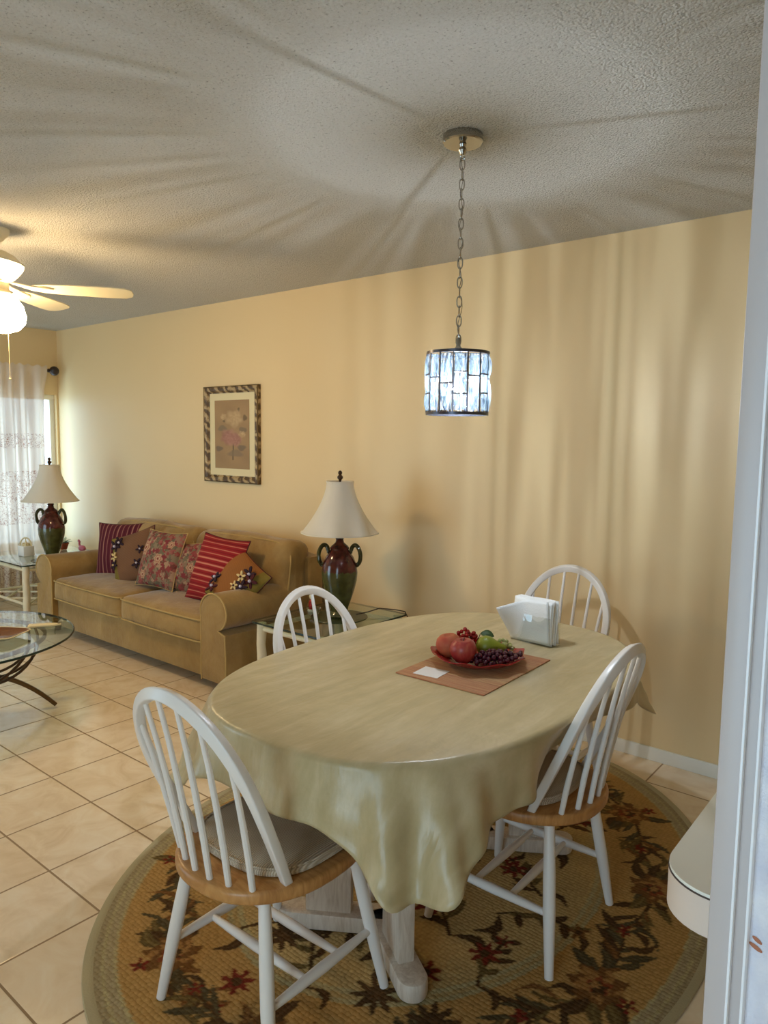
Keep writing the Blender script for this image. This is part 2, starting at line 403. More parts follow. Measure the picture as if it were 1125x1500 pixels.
# ------------------------------------------------------------------ room shell
B = MB(); B.box(-6.9, 1.4, -1.5, 3.45, -.06, 0); struct(B.build('floor', M_floor, smooth=0), 'glossy beige marbled tile floor')
B = MB(); B.box(-6.9, 1.4, -1.5, 3.45, CEIL, CEIL + .08); struct(B.build('ceiling', M_ceil, smooth=0), 'white popcorn ceiling')
B = MB(); B.box(-6.9, 1.4, YW, YW + .12, 0, CEIL); struct(B.build('wall_back', M_wall, smooth=0), 'long tan painted wall behind sofa and dining table')
B = MB()   # window wall, with its opening
WY0, WY1, WZ0, WZ1 = .9, 3.31, .46, 1.86
B.box(XL - .14, XL, -1.5, WY0, 0, CEIL); B.box(XL - .14, XL, WY1, YW, 0, CEIL); B.box(XL - .14, XL, WY0, WY1, 0, WZ0); B.box(XL - .14, XL, WY0, WY1, WZ1, CEIL)
struct(B.build('wall_left', M_wall, smooth=0), 'tan wall with the curtained window')
B = MB(); B.box(1.3, 1.42, -1.5, YW, 0, CEIL); struct(B.build('wall_right', M_wall, smooth=0))
B = MB(); B.box(-6.65, -6.3, -1.5, -1.38, 0, CEIL); B.box(-4.3, -.9, -1.5, -1.38, 0, CEIL); B.box(-6.3, -4.3, -1.5, -1.38, 2.1, CEIL); B.box(.2, 1.3, -1.5, -1.38, 0, CEIL); B.box(-.9, .2, -1.5, -1.38, 2.1, CEIL)
struct(B.build('wall_front', M_wall, smooth=0))
B = MB(); B.box(-6.65, 1.3, YW - .014, YW, 0, .064, .004); struct(B.build('baseboard_back', M_trim), 'low white baseboard')
B = MB(); B.box(XL, XL + .014, -1.38, YW - .014, 0, .064, .004); struct(B.build('baseboard_left', M_trim))
w = MB(); fr = .045
x0, x1 = XL - .12, XL - .04
w.box(x0, x1, WY0, WY1, WZ0, WZ0 + fr, .004); w.box(x0, x1, WY0, WY1, WZ1 - fr, WZ1, .004)
for yy in (WY0, (WY0 + WY1) / 2 - fr / 2, WY1 - fr): w.box(x0 + .002, x1 - .002, yy, yy + fr, WZ0 + fr, WZ1 - fr, .004)
wo = struct(w.build('window_1', M_trim), 'white framed window behind the sheer curtain')
B = MB(); B.box(XL - .085, XL - .079, WY0 + .02, WY1 - .02, WZ0 + .02, WZ1 - .02); B.build('pane', M_pane, wo, 0)
B = MB(); B.box(XL - .14, XL + .03, WY0 - .02, WY1 + .01, WZ0 - .03, WZ0, .006); B.build('window_sill', M_trim, wo)
w = MB()
for xx in (-.9, .14): w.box(xx, xx + .06, -1.468, -1.412, .05, 2.04, .004)
w.box(-.9, .2, -1.47, -1.41, 2.04, 2.1, .004); w.box(-.9, .2, -1.47, -1.41, 0, .05, .004)
wo = struct(w.build('window_2', M_trim))
B = MB(); B.box(-.86, .16, -1.442, -1.438, .04, 2.06); B.build('pane', M_pane, wo, 0)
w = MB()
for xx in (-6.3, -5.33, -4.36): w.box(xx, xx + .06, -1.468, -1.412, .05, 2.04, .004)
w.box(-6.3, -4.3, -1.47, -1.41, 2.04, 2.1, .004); w.box(-6.3, -4.3, -1.47, -1.41, 0, .05, .004)
wo = struct(w.build('added_window', M_trim))  # unseen window, added so its daylight brightens the left wall and sofa
B = MB(); B.box(-6.26, -4.34, -1.442, -1.438, .04, 2.06); B.build('pane', M_pane, wo, 0)
# opening beside the camera
B = MB(); B.box(-.176, -.1538, .75, .80, 0, CEIL, .002); struct(B.build('trim_1', M_alu), 'white painted frame post beside the counter')
B = MB(); B.box(-.1545, -.1518, .744, .80, 0, CEIL, .0008); struct(B.build('trim_2', M_brightedge), 'edge highlight of the frame post, made as a bright white strip')
B = MB(); B.box(-.1525, -.1408, .7515, .80, 0, CEIL, .001); struct(B.build('trim_3', M_alu), 'grey inner strip of the frame post')
B = MB(); B.box(-.1412, -.1385, .746, .80, 0, CEIL, .0008); struct(B.build('trim_4', M_brightedge), 'bright edge strip against the stucco')
B = MB(); B.box(-.1388, 1.3, .757, .80, 0, CEIL)
B.cur = 1
for (cx, cz, L, W, a) in ((-.1315, .992, .0105, .0045, -.55), (-.1325, .984, .014, .005, -.45)):
    q = [(L / 2 * math.cos(t) * 1, W / 2 * math.sin(t)) for t in [2 * PI * k / 12 for k in range(12)]]
    vs = [(cx + x_ * math.cos(a) - y_ * math.sin(a), .7566, cz + x_ * math.sin(a) + y_ * math.cos(a)) for x_, y_ in q]
    B.add(vs, [tuple(range(12))])
struct(B.build('wall_entry', [M_stucco, M_rust], smooth=0), 'bluish white stucco wall beside the frame')

# ------------------------------------------------------------------ counter
ct = thing('breakfast_counter', (0, 0, 0), 'cream laminate counter end with rounded corner beside the white frame post', 'counter')
def rrect(x0, x1, y0, y1, rad, n=10, which=(1, 1, 1, 1)):
    pts = []
    for (cx, cy, a0, r_) in ((x0, y0, PI, which[0]), (x1, y0, 1.5 * PI, which[1]), (x1, y1, 0, which[2]), (x0, y1, .5 * PI, which[3])):
        R_ = rad * r_ + 1e-4
        ccx = cx + (R_ if cx == x0 else -R_); ccy = cy + (R_ if cy == y0 else -R_)
        for k in range(n + 1):
            a = a0 + .5 * PI * k / n
            pts.append((ccx + R_ * math.cos(a), ccy + R_ * math.sin(a)))
    return pts
B = MB(); B.prism(rrect(-.289, 1.28, .935, 1.75, .07, 10, (1, 0, 0, 0)), .852, .9035); B.build('edge_band', M_band, ct, 30)
B = MB(); B.prism(rrect(-.2895, 1.28, .9345, 1.75, .07, 10, (1, 0, 0, 0)), .9035, .9055); B.build('seam_strip', M_seam, ct, 30)
B = MB(); B.prism(rrect(-.2885, 1.28, .9355, 1.75, .07, 10, (1, 0, 0, 0)), .9055, .91); B.build('countertop', M_counter, ct, 30)
B = MB(); B.box(.25, 1.25, 1.05, 1.70, 0, .852, .004); cb = B.build('base_cabinet', M_cab, ct)

# ------------------------------------------------------------------ rug
RC = (-1.41, 2.0); RA, RB = .925, 1.18
nx, ny = 300, 380
def tri(v): return srgb(*v)[:3]
def paint_rug():
    gx = np.linspace(-RA, RA, nx); gy = np.linspace(-RB, RB, ny)
    X, Y = np.meshgrid(gx, gy, indexing='xy')
    rho = np.sqrt((X / RA) ** 2 + (Y / RB) ** 2)
    d = (1 - rho) * 1.0      # rough distance from edge, m
    C = np.zeros((ny, nx, 3))
    rng = np.random.RandomState(3)
    base_in = np.array(tri((210, 182, 124))); base_bd = np.array(tri((198, 156, 94))); edge_c = np.array(tri((184, 168, 130)))
    lite = np.array(tri((196, 182, 134)))
    C[:] = base_in
    warm = .5 + .5 * np.sin(X * 5 + 1) * np.cos(Y * 4)
    C += (np.array(tri((192, 146, 84))) - base_in) * (warm * .35)[..., None]
    C[d < .40] = lite; C[d < .385] = base_in * .85; C[d < .37] = lite * .9
    C[d < .355] = base_bd
    C[d < .070] = lite; C[d < .062] = edge_c; C[d < .040] = lite; C[d < .032] = edge_c * .9
    dark = tri((70, 52, 34)); olive = tri((104, 88, 52)); dg = tri((74, 70, 50)); red = tri((124, 36, 34)); brn = tri((120, 82, 46)); tan = tri((176, 128, 74)); rose = tri((140, 70, 44))
    def leaf(x, y, a, L, W, c, bend=0.0):
        dx, dy = X - x, Y - y; u = dx * math.cos(a) + dy * math.sin(a); v = -dx * math.sin(a) + dy * math.cos(a)
        t = u / L; v = v - bend * np.sin(np.clip(t, 0, 1) * PI) * L
        mk = (t > 0) & (t < 1) & (np.abs(v) < W / 2 * np.sin(np.clip(t, 0, 1) * PI) ** .8)
        C[mk] = c
        mk2 = mk & (np.abs(v) < W * .09); C[mk2] = np.array(c) * 1.7
    def stem(pts, w, c):
        for (a, b) in zip(pts[:-1], pts[1:]):
            ax, ay = a; bx, by = b; L2 = (bx - ax) ** 2 + (by - ay) ** 2 + 1e-9
            t = np.clip(((X - ax) * (bx - ax) + (Y - ay) * (by - ay)) / L2, 0, 1)
            C[np.hypot(X - ax - t * (bx - ax), Y - ay - t * (by - ay)) < w] = c
    def curve(x, y, a, L, turn, w, c, n=8):
        pts = [(x, y)]
        for i in range(n): a += turn / n; x += math.cos(a) * L / n; y += math.sin(a) * L / n; pts.append((x, y))
        stem(pts, w, c); return pts, a
    def flower(x, y, r_, c, cen=None, pet=6, ph=0.0, ragged=.25):
        dx, dy = X - x, Y - y; rr_ = np.hypot(dx, dy); th = np.arctan2(dy, dx)
        C[rr_ < r_ * (1 - ragged + ragged * np.cos(pet * th + ph) + .06 * np.cos(17 * th))] = c
        if cen is not None: C[rr_ < r_ * .3] = cen
    def spray(x, y, a, s, cf=red):
        pts, a2 = curve(x, y, a, .30 * s, rng.uniform(-1.2, 1.2), .006, dark)
        for i in range(1, len(pts), 1):
            px, py = pts[i]; sd = 1 if i % 2 else -1
            leaf(px, py, a2 + sd * rng.uniform(.6, 1.3), rng.uniform(.07, .13) * s, .032 * s, dark if rng.rand() < .6 else olive, rng.uniform(-.2, .2))
        flower(pts[-1][0], pts[-1][1], .042 * s, cf, dark, 5, rng.uniform(0, 6), .35)
        leaf(pts[0][0], pts[0][1], a + PI + .5, .14 * s, .04 * s, dark, .35)
    # border: eight scroll clusters, each a big rose with leaves
    nb = 11
    for i in range(nb):
        th = 2 * PI * i / nb + .35
        k = .80; cx, cy = RA * k * math.cos(th), RB * k * math.sin(th)
        tg = math.atan2(RB * math.cos(th), -RA * math.sin(th))
        for sgn in (1, -1):
            pts, a2 = curve(cx, cy, tg if sgn > 0 else tg + PI, .26, .5 * sgn, .006, dark)
            for j, (px, py) in enumerate(pts[1:]):
                for sd in (1, -1):
                    if rng.rand() < .85: leaf(px, py, a2 + sd * rng.uniform(.4, 1.0) - .3 * sgn, rng.uniform(.06, .14), rng.uniform(.014, .030), [dark, olive, dg, brn][rng.randint(4)], rng.uniform(-.3, .3))
            flower(pts[-1][0], pts[-1][1], .024, red, None, 5, 0, .4)
        for q in range(6):
            a = rng.uniform(0, 2 * PI); leaf(cx + .04 * math.cos(a), cy + .04 * math.sin(a), a, .12, .04, [dark, olive, dg][q % 3], rng.uniform(-.25, .25))
        flower(cx, cy, .085, brn, None, 7, rng.uniform(0, 6), .15)
        for rr2, c in ((.068, tan), (.058, brn), (.046, tan), (.036, rose), (.026, dark), (.016, tan)):
            flower(cx + rng.uniform(-.01, .01), cy + rng.uniform(-.01, .01), rr2, c, None, 5, rng.uniform(0, 6), .18)
        flower(cx + .09 * math.cos(th), cy + .09 * math.sin(th), .028, red, dark, 5, 0, .35)
    # field sprays
    for (x, y, a, s) in ((-.20, -.68, 1.1, 1.0), (.12, -.72, 2.2, .8), (.30, -.30, 2.4, 1.15), (.36, -.12, .9, 1.0), (.30, .30, 2.0, 1.1), (-.18, -.35, 3.0, 1.0), (.1, -.05, 1.2, 1.0), (-.36, .05, .8, 1.1), (-.2, .45, 2.2, 1.1), (.15, .65, 1.0, 1.0), (.42, .05, 2.6, .8), (.47, -.42, 2.0, .8), (0, -.48, .3, .9)):
        spray(x, y, a, s * .85, red if rng.rand() < .7 else brn)
    for (x, y, r_) in ((.33, -.47, .05), (.17, -.2, .075), (-.04, -.83, .05), (-.33, -.55, .045), (.42, -.3, .05), (.28, .12, .05)):
        flower(x, y, r_, red, dark, 7, .5, .3)
    for (x, y, a) in ((.45, -.6, 0), (.28, -.62, 1.0), (-.08, -.62, .5)):
        for q in range(9): leaf(x, y, a + q * 2 * PI / 9, .075, .02, dark)
    C *= (1 + rng.uniform(-.10, .10, C.shape[:2]))[..., None]
    return X, Y, rho, C
X, Y, rho, C = paint_rug()
# elliptical grid: squash square rows onto the oval outline
keep = rho <= 1.0
idm = -np.ones(rho.shape, int); ii = np.argwhere(keep); idm[keep] = np.arange(len(ii))
vs = [(float(X[a, b]), float(Y[a, b]), .009) for a, b in ii]
fs = []
for a in range(ny - 1):
    for b in range(nx - 1):
        q = (idm[a, b], idm[a, b + 1], idm[a + 1, b + 1], idm[a + 1, b])
        if min(q) >= 0: fs.append(tuple(int(t) for t in q))
ru = thing('oval_rug', (RC[0], RC[1], 0), 'oval floral rug in tan, brown and dark red under the dining table', 'rug')
me = bpy.data.meshes.new('pile'); me.from_pydata(vs, [], fs); me.materials.append(M_rug)
at = me.color_attributes.new('pattern', 'FLOAT_COLOR', 'POINT')
cc = np.ones((len(vs), 4), np.float32); cc[:, :3] = C[keep]; at.data.foreach_set('color', cc.ravel())
po = bpy.data.objects.new('pile', me); col.objects.link(po); po.parent = ru
B = MB(); N = 160
prof = [(.985, .0005), (1.0, .0005), (1.012, .004), (1.010, .0085), (.996, .0105), (.990, .0098), (.985, .0088)]
vv_ = []; ff_ = []
for i in range(N):
    a = 2 * PI * i / N
    for (k, z_) in prof: vv_.append((RA * k * math.cos(a), RB * k * math.sin(a), z_))
mpr = len(prof)
for i in range(N):
    j = (i + 1) % N
    for k in range(mpr - 1): ff_.append((i * mpr + k, j * mpr + k, j * mpr + k + 1, i * mpr + k + 1))
B.add(vv_, ff_); B.build('binding', M_rugedge, ru)

# ------------------------------------------------------------------ dining chairs
def outline(th, hw, hd, n=2.5):
    c, s_ = math.cos(th), math.sin(th)
    return (math.copysign(abs(c) ** (2 / n), c) * hw, math.copysign(abs(s_) ** (2 / n), s_) * hd)
SEAT = .452
def hoop_pt(t):
    """t 0..1 along the bow from the right foot over the top to the left foot"""
    s = abs(t * 2 - 1)           # 1 at feet, 0 at top
    sg = 1 if t < .5 else -1
    # control: lower limb then elliptical crown
    if s > .55:
        k = (1 - s) / .45       # 0 foot .. 1 start of crown
        x = .172 + .030 * math.sin(k * PI * .5); z = .0 + .245 * k
    else:
        a = (1 - s / .55) * PI / 2
        x = .202 * math.cos(a); z = .245 + .228 * math.sin(a)
    y = -.112 - .205 * (z / .473) ** 1.05 - .012 * math.sin(z / .473 * PI)
    return Vector((sg * x, y, SEAT - .012 + z))
def make_chair(label, group):
    t = thing('dining_chair', (0, 0, 0), label, 'chair', group)
    B = MB(); pts = []
    for i in range(56):
        a = 2 * PI * i / 56; x, y = outline(a, .222, .225, 2.5)
        if y < 0: x *= 1 - .12 * (-y / .225) ** 2; y *= 1.10
        pts.append((x, y))
    B.prism(pts, SEAT - .034, SEAT, .009, seg=3); B.build('seat', M_honey, t)
    legs = {}
    for sx in (1, -1):
        for sy in (1, -1):
            a = Vector((sx * .14, sy * .145 - (.01 if sy < 0 else 0), SEAT - .028)); b = Vector((sx * .213, sy * .205, .0105))
            P = []; R_ = []
            for (k, r_) in ((0, .0145), (.12, .0155), (.35, .0175), (.6, .0175), (.85, .0145), (1, .0125)):
                P.append(a.lerp(b, k)); R_.append(r_)
            B = MB(); B.tube(P, R_, 14); B.build('leg', M_white, t); legs[(sx, sy)] = (a, b)
    def on(l, z):
        a, b = legs[l]; k = (a.z - z) / (a.z - b.z); return a.lerp(b, k)
    for sx in (1, -1):
        a = on((sx, 1), .175); b = on((sx, -1), .175)
        B = MB(); B.tube([a.lerp(b, k) for k in (0, .25, .5, .75, 1)], [.009, .0125, .0145, .0125, .009], 12); B.build('stretcher', M_white, t)
    for fy in (.34, .66):
        a = on((1, 1), .175).lerp(on((1, -1), .175), fy); b = on((-1, 1), .175).lerp(on((-1, -1), .175), fy)
        B = MB(); B.tube([a.lerp(b, k) for k in (0, .25, .5, .75, 1)], [.0085, .0115, .0135, .0115, .0085], 12); B.build('stretcher', M_white, t)
    n = 60; P = [hoop_pt(i / n) for i in range(n + 1)]
    R_ = [min(1.0, .86 + 1.6 * min(i, n - i) / n) for i in range(n + 1)]
    B = MB(); B.tube(P, R_, 24, sq=(.030, .025), up=(0, 1, -.35)); B.build('back_bow', M_white, t)
    for k in range(6):
        x = (k - 2.5) * .055; y = -.225 + .9 * x * x * 2.2
        a = Vector((x, y, SEAT - .006)); xt = x * 1.22
        # find bow point at this x
        best = min((hoop_pt(i / 400) for i in range(100, 301)), key=lambda p: abs(p.x - xt))
        best = best - Vector((0, 0, .006))
        m_ = a.lerp(best, .5) + Vector((0, .006, 0))
        B = MB(); B.tube([a, a.lerp(m_, .5) + Vector((0, .002, 0)), m_, m_.lerp(best, .5) + Vector((0, .002, 0)), best], [.0078, .0085, .0078, .0068, .006], 10); B.build('spindle', M_white, t)
    return t
G = 'white bow-back chairs around the dining table'
ch = make_chair('white bow-back chair with honey wood seat at the near left end of the table', G)
ch.location = (-1.345, 1.21, .0)
def placed(loc, rz, label):
    c = copy_tree(ch); c.location = loc; c.rotation_euler = (0, 0, rz); c['label'] = label; return c
placed((-1.006, 1.94, 0), PI / 2, 'white bow-back chair with ribbed cushion on the right side of the table, nearest the counter')
placed((-1.600, 1.885, 0), -PI / 2, 'white bow-back chair on the left of the table, before the glass side table')
placed((-1.37, 2.72, 0), PI, 'white bow-back chair at the far end of the table, behind the napkins')
def cushion(loc, rz, label):
    t = thing('seat_cushion', (loc[0], loc[1], SEAT + .0005), label, 'cushion', 'ribbed beige chair cushions', rz)
    B = MB(); pts = []
    n = 44; rings = [(0.0, .031, 1), (.35, .031, 1), (.7, .029, 1), (.9, .024, 1), (.985, .016, 1), (1.0, .010, 1), (.985, .004, 1), (.9, .0, 1), (0, 0, 1)]
    vs = []; fs = []
    for (k, z, _) in rings:
        for i in range(n):
            a = 2 * PI * i / n; x, y = outline(a, .19, .185, 2.8); vs.append((x * k, y * k + .02, z))
    for r_ in range(len(rings) - 1):
        for i in range(n):
            j = (i + 1) % n; fs.append((r_ * n + i, r_ * n + j, (r_ + 1) * n + j, (r_ + 1) * n + i))
    B.add(vs, fs); B.build('pad', M_cush, t)
    for kz, kk in ((.020, .972), (.006, .985)):
        B = MB(); B.tube([Vector((outline(2 * PI * i / 60, .19 * kk, .185 * kk, 2.8)[0], outline(2 * PI * i / 60, .19 * kk, .185 * kk, 2.8)[1] + .02, kz)) for i in range(60)], .0032, 6, closed=True); B.build('piping', M_cush, t)
cushion((-1.345, 1.21), 0, 'ribbed beige cushion on the near left chair')
cushion((-1.006, 1.94), PI / 2, 'ribbed beige cushion on the right side chair')

# ------------------------------------------------------------------ dining table + cloth
TC = (-1.29, 1.89); TA, TB = .515, .768; TZ = .752
def sup(a, A_, B_, n=2.7):
    c, s_ = math.cos(a), math.sin(a)
    return (math.copysign(abs(c) ** (2 / n), c) * A_, math.copysign(abs(s_) ** (2 / n), s_) * B_)
dt = thing('dining_table', (TC[0], TC[1], 0), 'whitewashed wooden trestle dining table under the green-beige cloth', 'table')
B = MB(); B.prism([sup(2 * PI * i / 96, TA - .012, TB - .012) for i in range(96)], TZ - .03, TZ, .008); B.build('tabletop', M_wash, dt)
for sy in (-1, 1):
    # V-shaped foot: two arms meeting towards the table's middle
    ap = Vector((0, sy * .30, 0))
    for sx in (-1, 1):
        end = Vector((sx * .265, sy * .468, 0)); d = (end - ap); L = d.length; ang = math.atan2(d.y, d.x)
        pts = [(-.02, -.042), (L - .04, -.042)] + [(L - .04 + .042 * math.cos(a), .042 * math.sin(a)) for a in [-PI / 2 + PI * k / 10 for k in range(1, 10)]] + [(L - .04, .042), (-.02, .042)]
        B = MB(); B.prism(pts, .0105, .062, .007, T(ap.x, ap.y, 0) @ Rz(ang)); B.build('foot', M_wash, dt)
        B = MB(); B.box(L * .5 - .07, L * .5 + .07, -.024, .024, .0605, TZ - .03, .005, T(ap.x, ap.y, 0) @ Rz(ang)); B.build('leg', M_wash, dt)
B = MB(); B.box(-.02, .02, -.26, .26, .66, TZ - .03, .004); B.build('stretcher', M_wash, dt)

def ray_rect(px, py, nx_, ny_, hx, hy, rc):
    # distance along outward normal to a rounded rectangle
    t = 0
    for _ in range(60):
        x, y = px + nx_ * t, py + ny_ * t
        qx, qy = abs(x) - hx + rc, abs(y) - hy + rc
        sd = math.hypot(max(qx, 0), max(qy, 0)) + min(max(qx, qy), 0) - rc
        if sd > -1e-4: break
        t += -sd * .8
    return t
B = MB(); n = 360; rows = []
CZ = TZ + .0035
Ls = []; E_ = []; Nn = []
for i in range(n):
    a = 2 * PI * i / n; x, y = sup(a, TA - .006, TB - .006)
    x2, y2 = sup(a + 1e-3, TA - .006, TB - .006); tx, ty = x2 - x, y2 - y
    if math.hypot(tx, ty) < 1e-9: tx, ty = -y, x
    l = math.hypot(tx, ty); E_.append((x, y)); Nn.append((ty / l, -tx / l))
# smooth normals
for _ in range(3):
    Nn = [tuple(v / math.hypot(*w_) for v in w_) for w_ in [((Nn[i - 1][0] + Nn[i][0] + Nn[(i + 1) % n][0]), (Nn[i - 1][1] + Nn[i][1] + Nn[(i + 1) % n][1])) for i in range(n)]]
for i in range(n): Ls.append(ray_rect(*E_[i], *Nn[i], .652, .932, .10))
for _ in range(4): Ls = [(Ls[i - 1] + Ls[i] * 2 + Ls[(i + 1) % n]) / 4 for i in range(n)]
Ls = [min(l, .16) + .118 * max(0, min(1.1, (l - .16) / .16)) ** 1.5 for l in Ls]
Ls = [l - .022 * max(-1, min(1, (E_[i][1] + .25) / .7)) * min(1, max(0, abs(E_[i][0]) / .45)) for i, l in enumerate(Ls)]
for _ in range(10): Ls = [(Ls[i - 1] + Ls[i] * 2 + Ls[(i + 1) % n]) / 4 for i in range(n)]
arc = [0]
for i in range(1, n): arc.append(arc[-1] + math.hypot(E_[i][0] - E_[i - 1][0], E_[i][1] - E_[i - 1][1]))
vs = [(0, 0, CZ)]; fs = []
prof_in = [.12, .3, .5, .7, .85, .95, .985]
for k in prof_in:
    for i in range(n): vs.append((E_[i][0] * k, E_[i][1] * k, CZ))
K = 22
for q in range(K + 1):
    for i in range(n):
        s_ = arc[i]; L = Ls[i] - .012; t = q / K; d_ = t * L; z_q = t
        fold = .5 * math.sin(s_ * 17 + 2.2) + .35 * math.sin(s_ * 31 + 1.9 + 2 * math.sin(s_ * 3)) + .25 * math.sin(s_ * 53 + 3 * math.sin(s_ * 5)) + .25 * noise.noise(Vector((s_ * 9, z_q * 4, 0)))
        cor = max(0, min(1, (Ls[i] - .15) / .12))
        amp = (.011 + .044 * cor) * (d_ / .2) ** 1.1
        if d_ < .010:
            aa = d_ / .010 * PI / 2; ox = .010 * math.sin(aa); z = CZ - .010 * (1 - math.cos(aa))
        else:
            e = d_ - .010; ox = .010 + e * (.08 + .30 * cor) + amp * fold; z = CZ - .010 - e * (.99 - .06 * cor)
        wd = math.exp(-((E_[i][1] - .03) / .30) ** 6) * min(1, max(0, (abs(E_[i][0]) - .3) / .15))
        if d_ >= .010: ox -= wd * (d_ - .010) * .72
        hem = .006 * math.sin(s_ * 17 + .9) * t
        vs.append((E_[i][0] + Nn[i][0] * ox, E_[i][1] + Nn[i][1] * ox, z + hem))
R_all = len(prof_in) + K + 1
for i in range(n):
    j = (i + 1) % n
    fs.append((0, 1 + i, 1 + j))
    for r_ in range(R_all - 1):
        a = 1 + r_ * n; fs.append((a + i, a + n + i, a + n + j, a + j))
B.add(vs, fs)
tc = B.build('tablecloth', M_cloth, None, 60); tc.location = (TC[0], TC[1], 0)
so = tc.modifiers.new('thick', 'SOLIDIFY'); so.thickness = .0015; so.offset = 1
tag(tc, 'glossy green-beige vinyl tablecloth draped over the oval dining table', 'tablecloth')
ZT = CZ + .0018
# placemat, card
pm = MB(); pm.box(-.158, .158, -.218, .218, 0, .0035, .001)
pmo = pm.build('placemat', M_straw, loc=(-1.195, 1.943, ZT + .0004), rot=(0, 0, .02)); tag(pmo, 'reddish woven straw placemat under the fruit plate', 'placemat')
B = MB(); B.box(-.043, .043, -.040, .040, 0, .0012); cdo = B.build('paper_card', M_paper, loc=(-1.262, 1.792, ZT + .0042), rot=(0, 0, .10)); tag(cdo, 'blank white square card lying on the placemat corner', 'card')
# plate
PC = Vector((-1.205, 1.975, ZT + .0042))
def plate_mod(a, z): return 1 + .035 * math.sin(9 * a) * max(0, (z - .012) / .02)
B = MB(); B.lathe([(0, .001), (.07, .0), (.085, .004), (.115, .016), (.142, .030), (.150, .034), (.1505, .037), (.144, .0345), (.115, .021), (.085, .010), (.07, .007), (0, .007)], 90, mod=plate_mod)
for i, v in enumerate(B.v):
    a = math.atan2(v[1], v[0]); r_ = math.hypot(v[0], v[1])
    if r_ > .11: B.v[i] = (v[0], v[1], v[2] + .005 * math.sin(9 * a + .6) * (r_ - .11) / .04)
pl = B.build('fruit_plate', M_redplate, loc=PC); tag(pl, 'red glazed plate with ruffled rim holding fruit on the placemat', 'plate')
# camera-free plate frame: px axis roughly image right
ax = Vector((math.cos(YAW), math.sin(YAW), 0)); ay = Vector((-math.sin(YAW), math.cos(YAW), 0))
def PP(a, b, z): return PC + ax * a + ay * b + Vector((0, 0, z))
def fruit(name, loc, prof, mat, label, cat, n=28, tilt=(0, 0, 0), stem=None, leafp=False):
    B = MB(); B.lathe(prof, n); o = B.build(name, mat, loc=loc, rot=tilt); tag(o, label, cat)
    if stem:
        B = MB(); B.tube([Vector((0, 0, stem[0])), Vector((.001, 0, stem[0] + .01)), Vector((.004, .001, stem[1]))], .0016, 6); B.build('stem', M_stem, o)
    return o
apple = [(0, .006), (.014, .001), (.024, .003), (.036, .016), (.043, .034), (.044, .050), (.038, .066), (.026, .076), (.013, .077), (.004, .070), (0, .066)]
fruit('apple', PP(-.052, -.035, .012), [(r_ * .98, z * .98) for r_, z in apple], M_apple, 'red apple with short stem at the front of the fruit plate', 'apple', stem=(.062, .082), tilt=(.06, 0, 0))
fruit('peach', PP(-.088, .02, .014), [(r_ * .96, z * .95) for r_, z in apple], M_peach, 'orange-red peach behind the apple on the left of the fruit plate', 'peach', tilt=(.1, -.15, 0))
pear = [(0, 0), (.012, .001), (.026, .010), (.034, .028), (.032, .046), (.024, .062), (.015, .080), (.011, .094), (.005, .100), (0, .101)]
o = fruit('pear', PP(-.004, .028, .052), pear, M_pear, 'green pear lying behind the grapes on the fruit plate', 'pear', stem=(.098, .112))
d = (ax * 1 + ay * -.15 + Vector((0, 0, -.08))).normalized(); o.rotation_euler = d.to_track_quat('Z', 'Y').to_euler(); 
def bunch(name, label, mat, pts, rad, lab_cat, leafs=None):
    t = thing(name, tuple(PC), label, lab_cat)
    B = MB(); B.tube([Vector(p) - PC for p in (pts[0], pts[len(pts) // 2], pts[-1])], .0018, 6); B.build('stalk', M_stem, t)
    B = MB(); B.sphere((0, 0, 0), 1, 12, 8); me = B.mesh('grape', mat)
    for p in pts:
        g = bpy.data.objects.new('grape' if 'grape' in name else 'berry', me); col.objects.link(g); g.parent = t; g.location = Vector(p) - PC; r_ = rad * random.uniform(.9, 1.1); g.scale = (r_, r_, r_ * 1.12); g.rotation_euler = (random.random(), random.random(), 0)
    return t
def pile(cx, cy, wx, wy, h, rad, n, z0=.012):
    pts = []; tries = 0
    while len(pts) < n and tries < 12000:
        tries += 1
        u = random.uniform(-1, 1); v = random.uniform(-1, 1)
        if u * u + v * v > 1: continue
        top = h * math.sqrt(1 - u * u - v * v)
        zz = z0 + rad + (top * random.uniform(.25, 1))
        base = .004 + max(0, math.hypot(cx + u * wx, cy + v * wy) - .085) * .55
        p = PP(cx + u * wx, cy + v * wy, max(zz, base + rad + .006))
        if all((p - q).length > rad * 1.72 for q in pts): pts.append(p)
    return pts
bunch('grape_bunch', 'bunch of dark purple grapes filling the front right of the fruit plate', M_gred, pile(.052, -.048, .083, .040, .036, .0072, 92), .0078, 'grapes')
bunch('grape_bunch', 'bunch of pale green grapes behind the purple grapes', M_ggrn, pile(.080, .032, .046, .028, .046, .0060, 36, .016), .0066, 'grapes')
bunch('berry_sprig', 'sprig of small bright red berries behind the apple', M_berry, pile(-.034, .060, .040, .022, .050, .0062, 30, .040), .0070, 'berries')
lf = thing('fruit_leaf', tuple(PP(.014, .066, .078)), 'dark green leaf standing behind the pear', 'leaf')
B = MB(); vs = []; fs = []
for i in range(9):
    t_ = i / 8; w_ = .017 * math.sin(t_ * PI) ** .7 + .0004
    for j in range(5):
        s_ = (j - 2) / 2; vs.append((t_ * .046, s_ * w_, .006 * math.sin(t_ * PI) + abs(s_) * .003))
for i in range(8):
    for j in range(4): a = i * 5 + j; fs.append((a, a + 5, a + 6, a + 1))
B.add(vs, fs, Rz(YAW - .2) @ Ry(.15) @ Rx(.5)); l1 = B.build('blade', M_leaf, lf); l1.modifiers.new('t', 'SOLIDIFY').thickness = .0008
B = MB(); B.tube([Vector((0, 0, 0)), Vector((-.008, -.012, -.03)), Vector((-.014, -.02, -.058))], .0014, 6); B.build('stem', M_stem, lf)

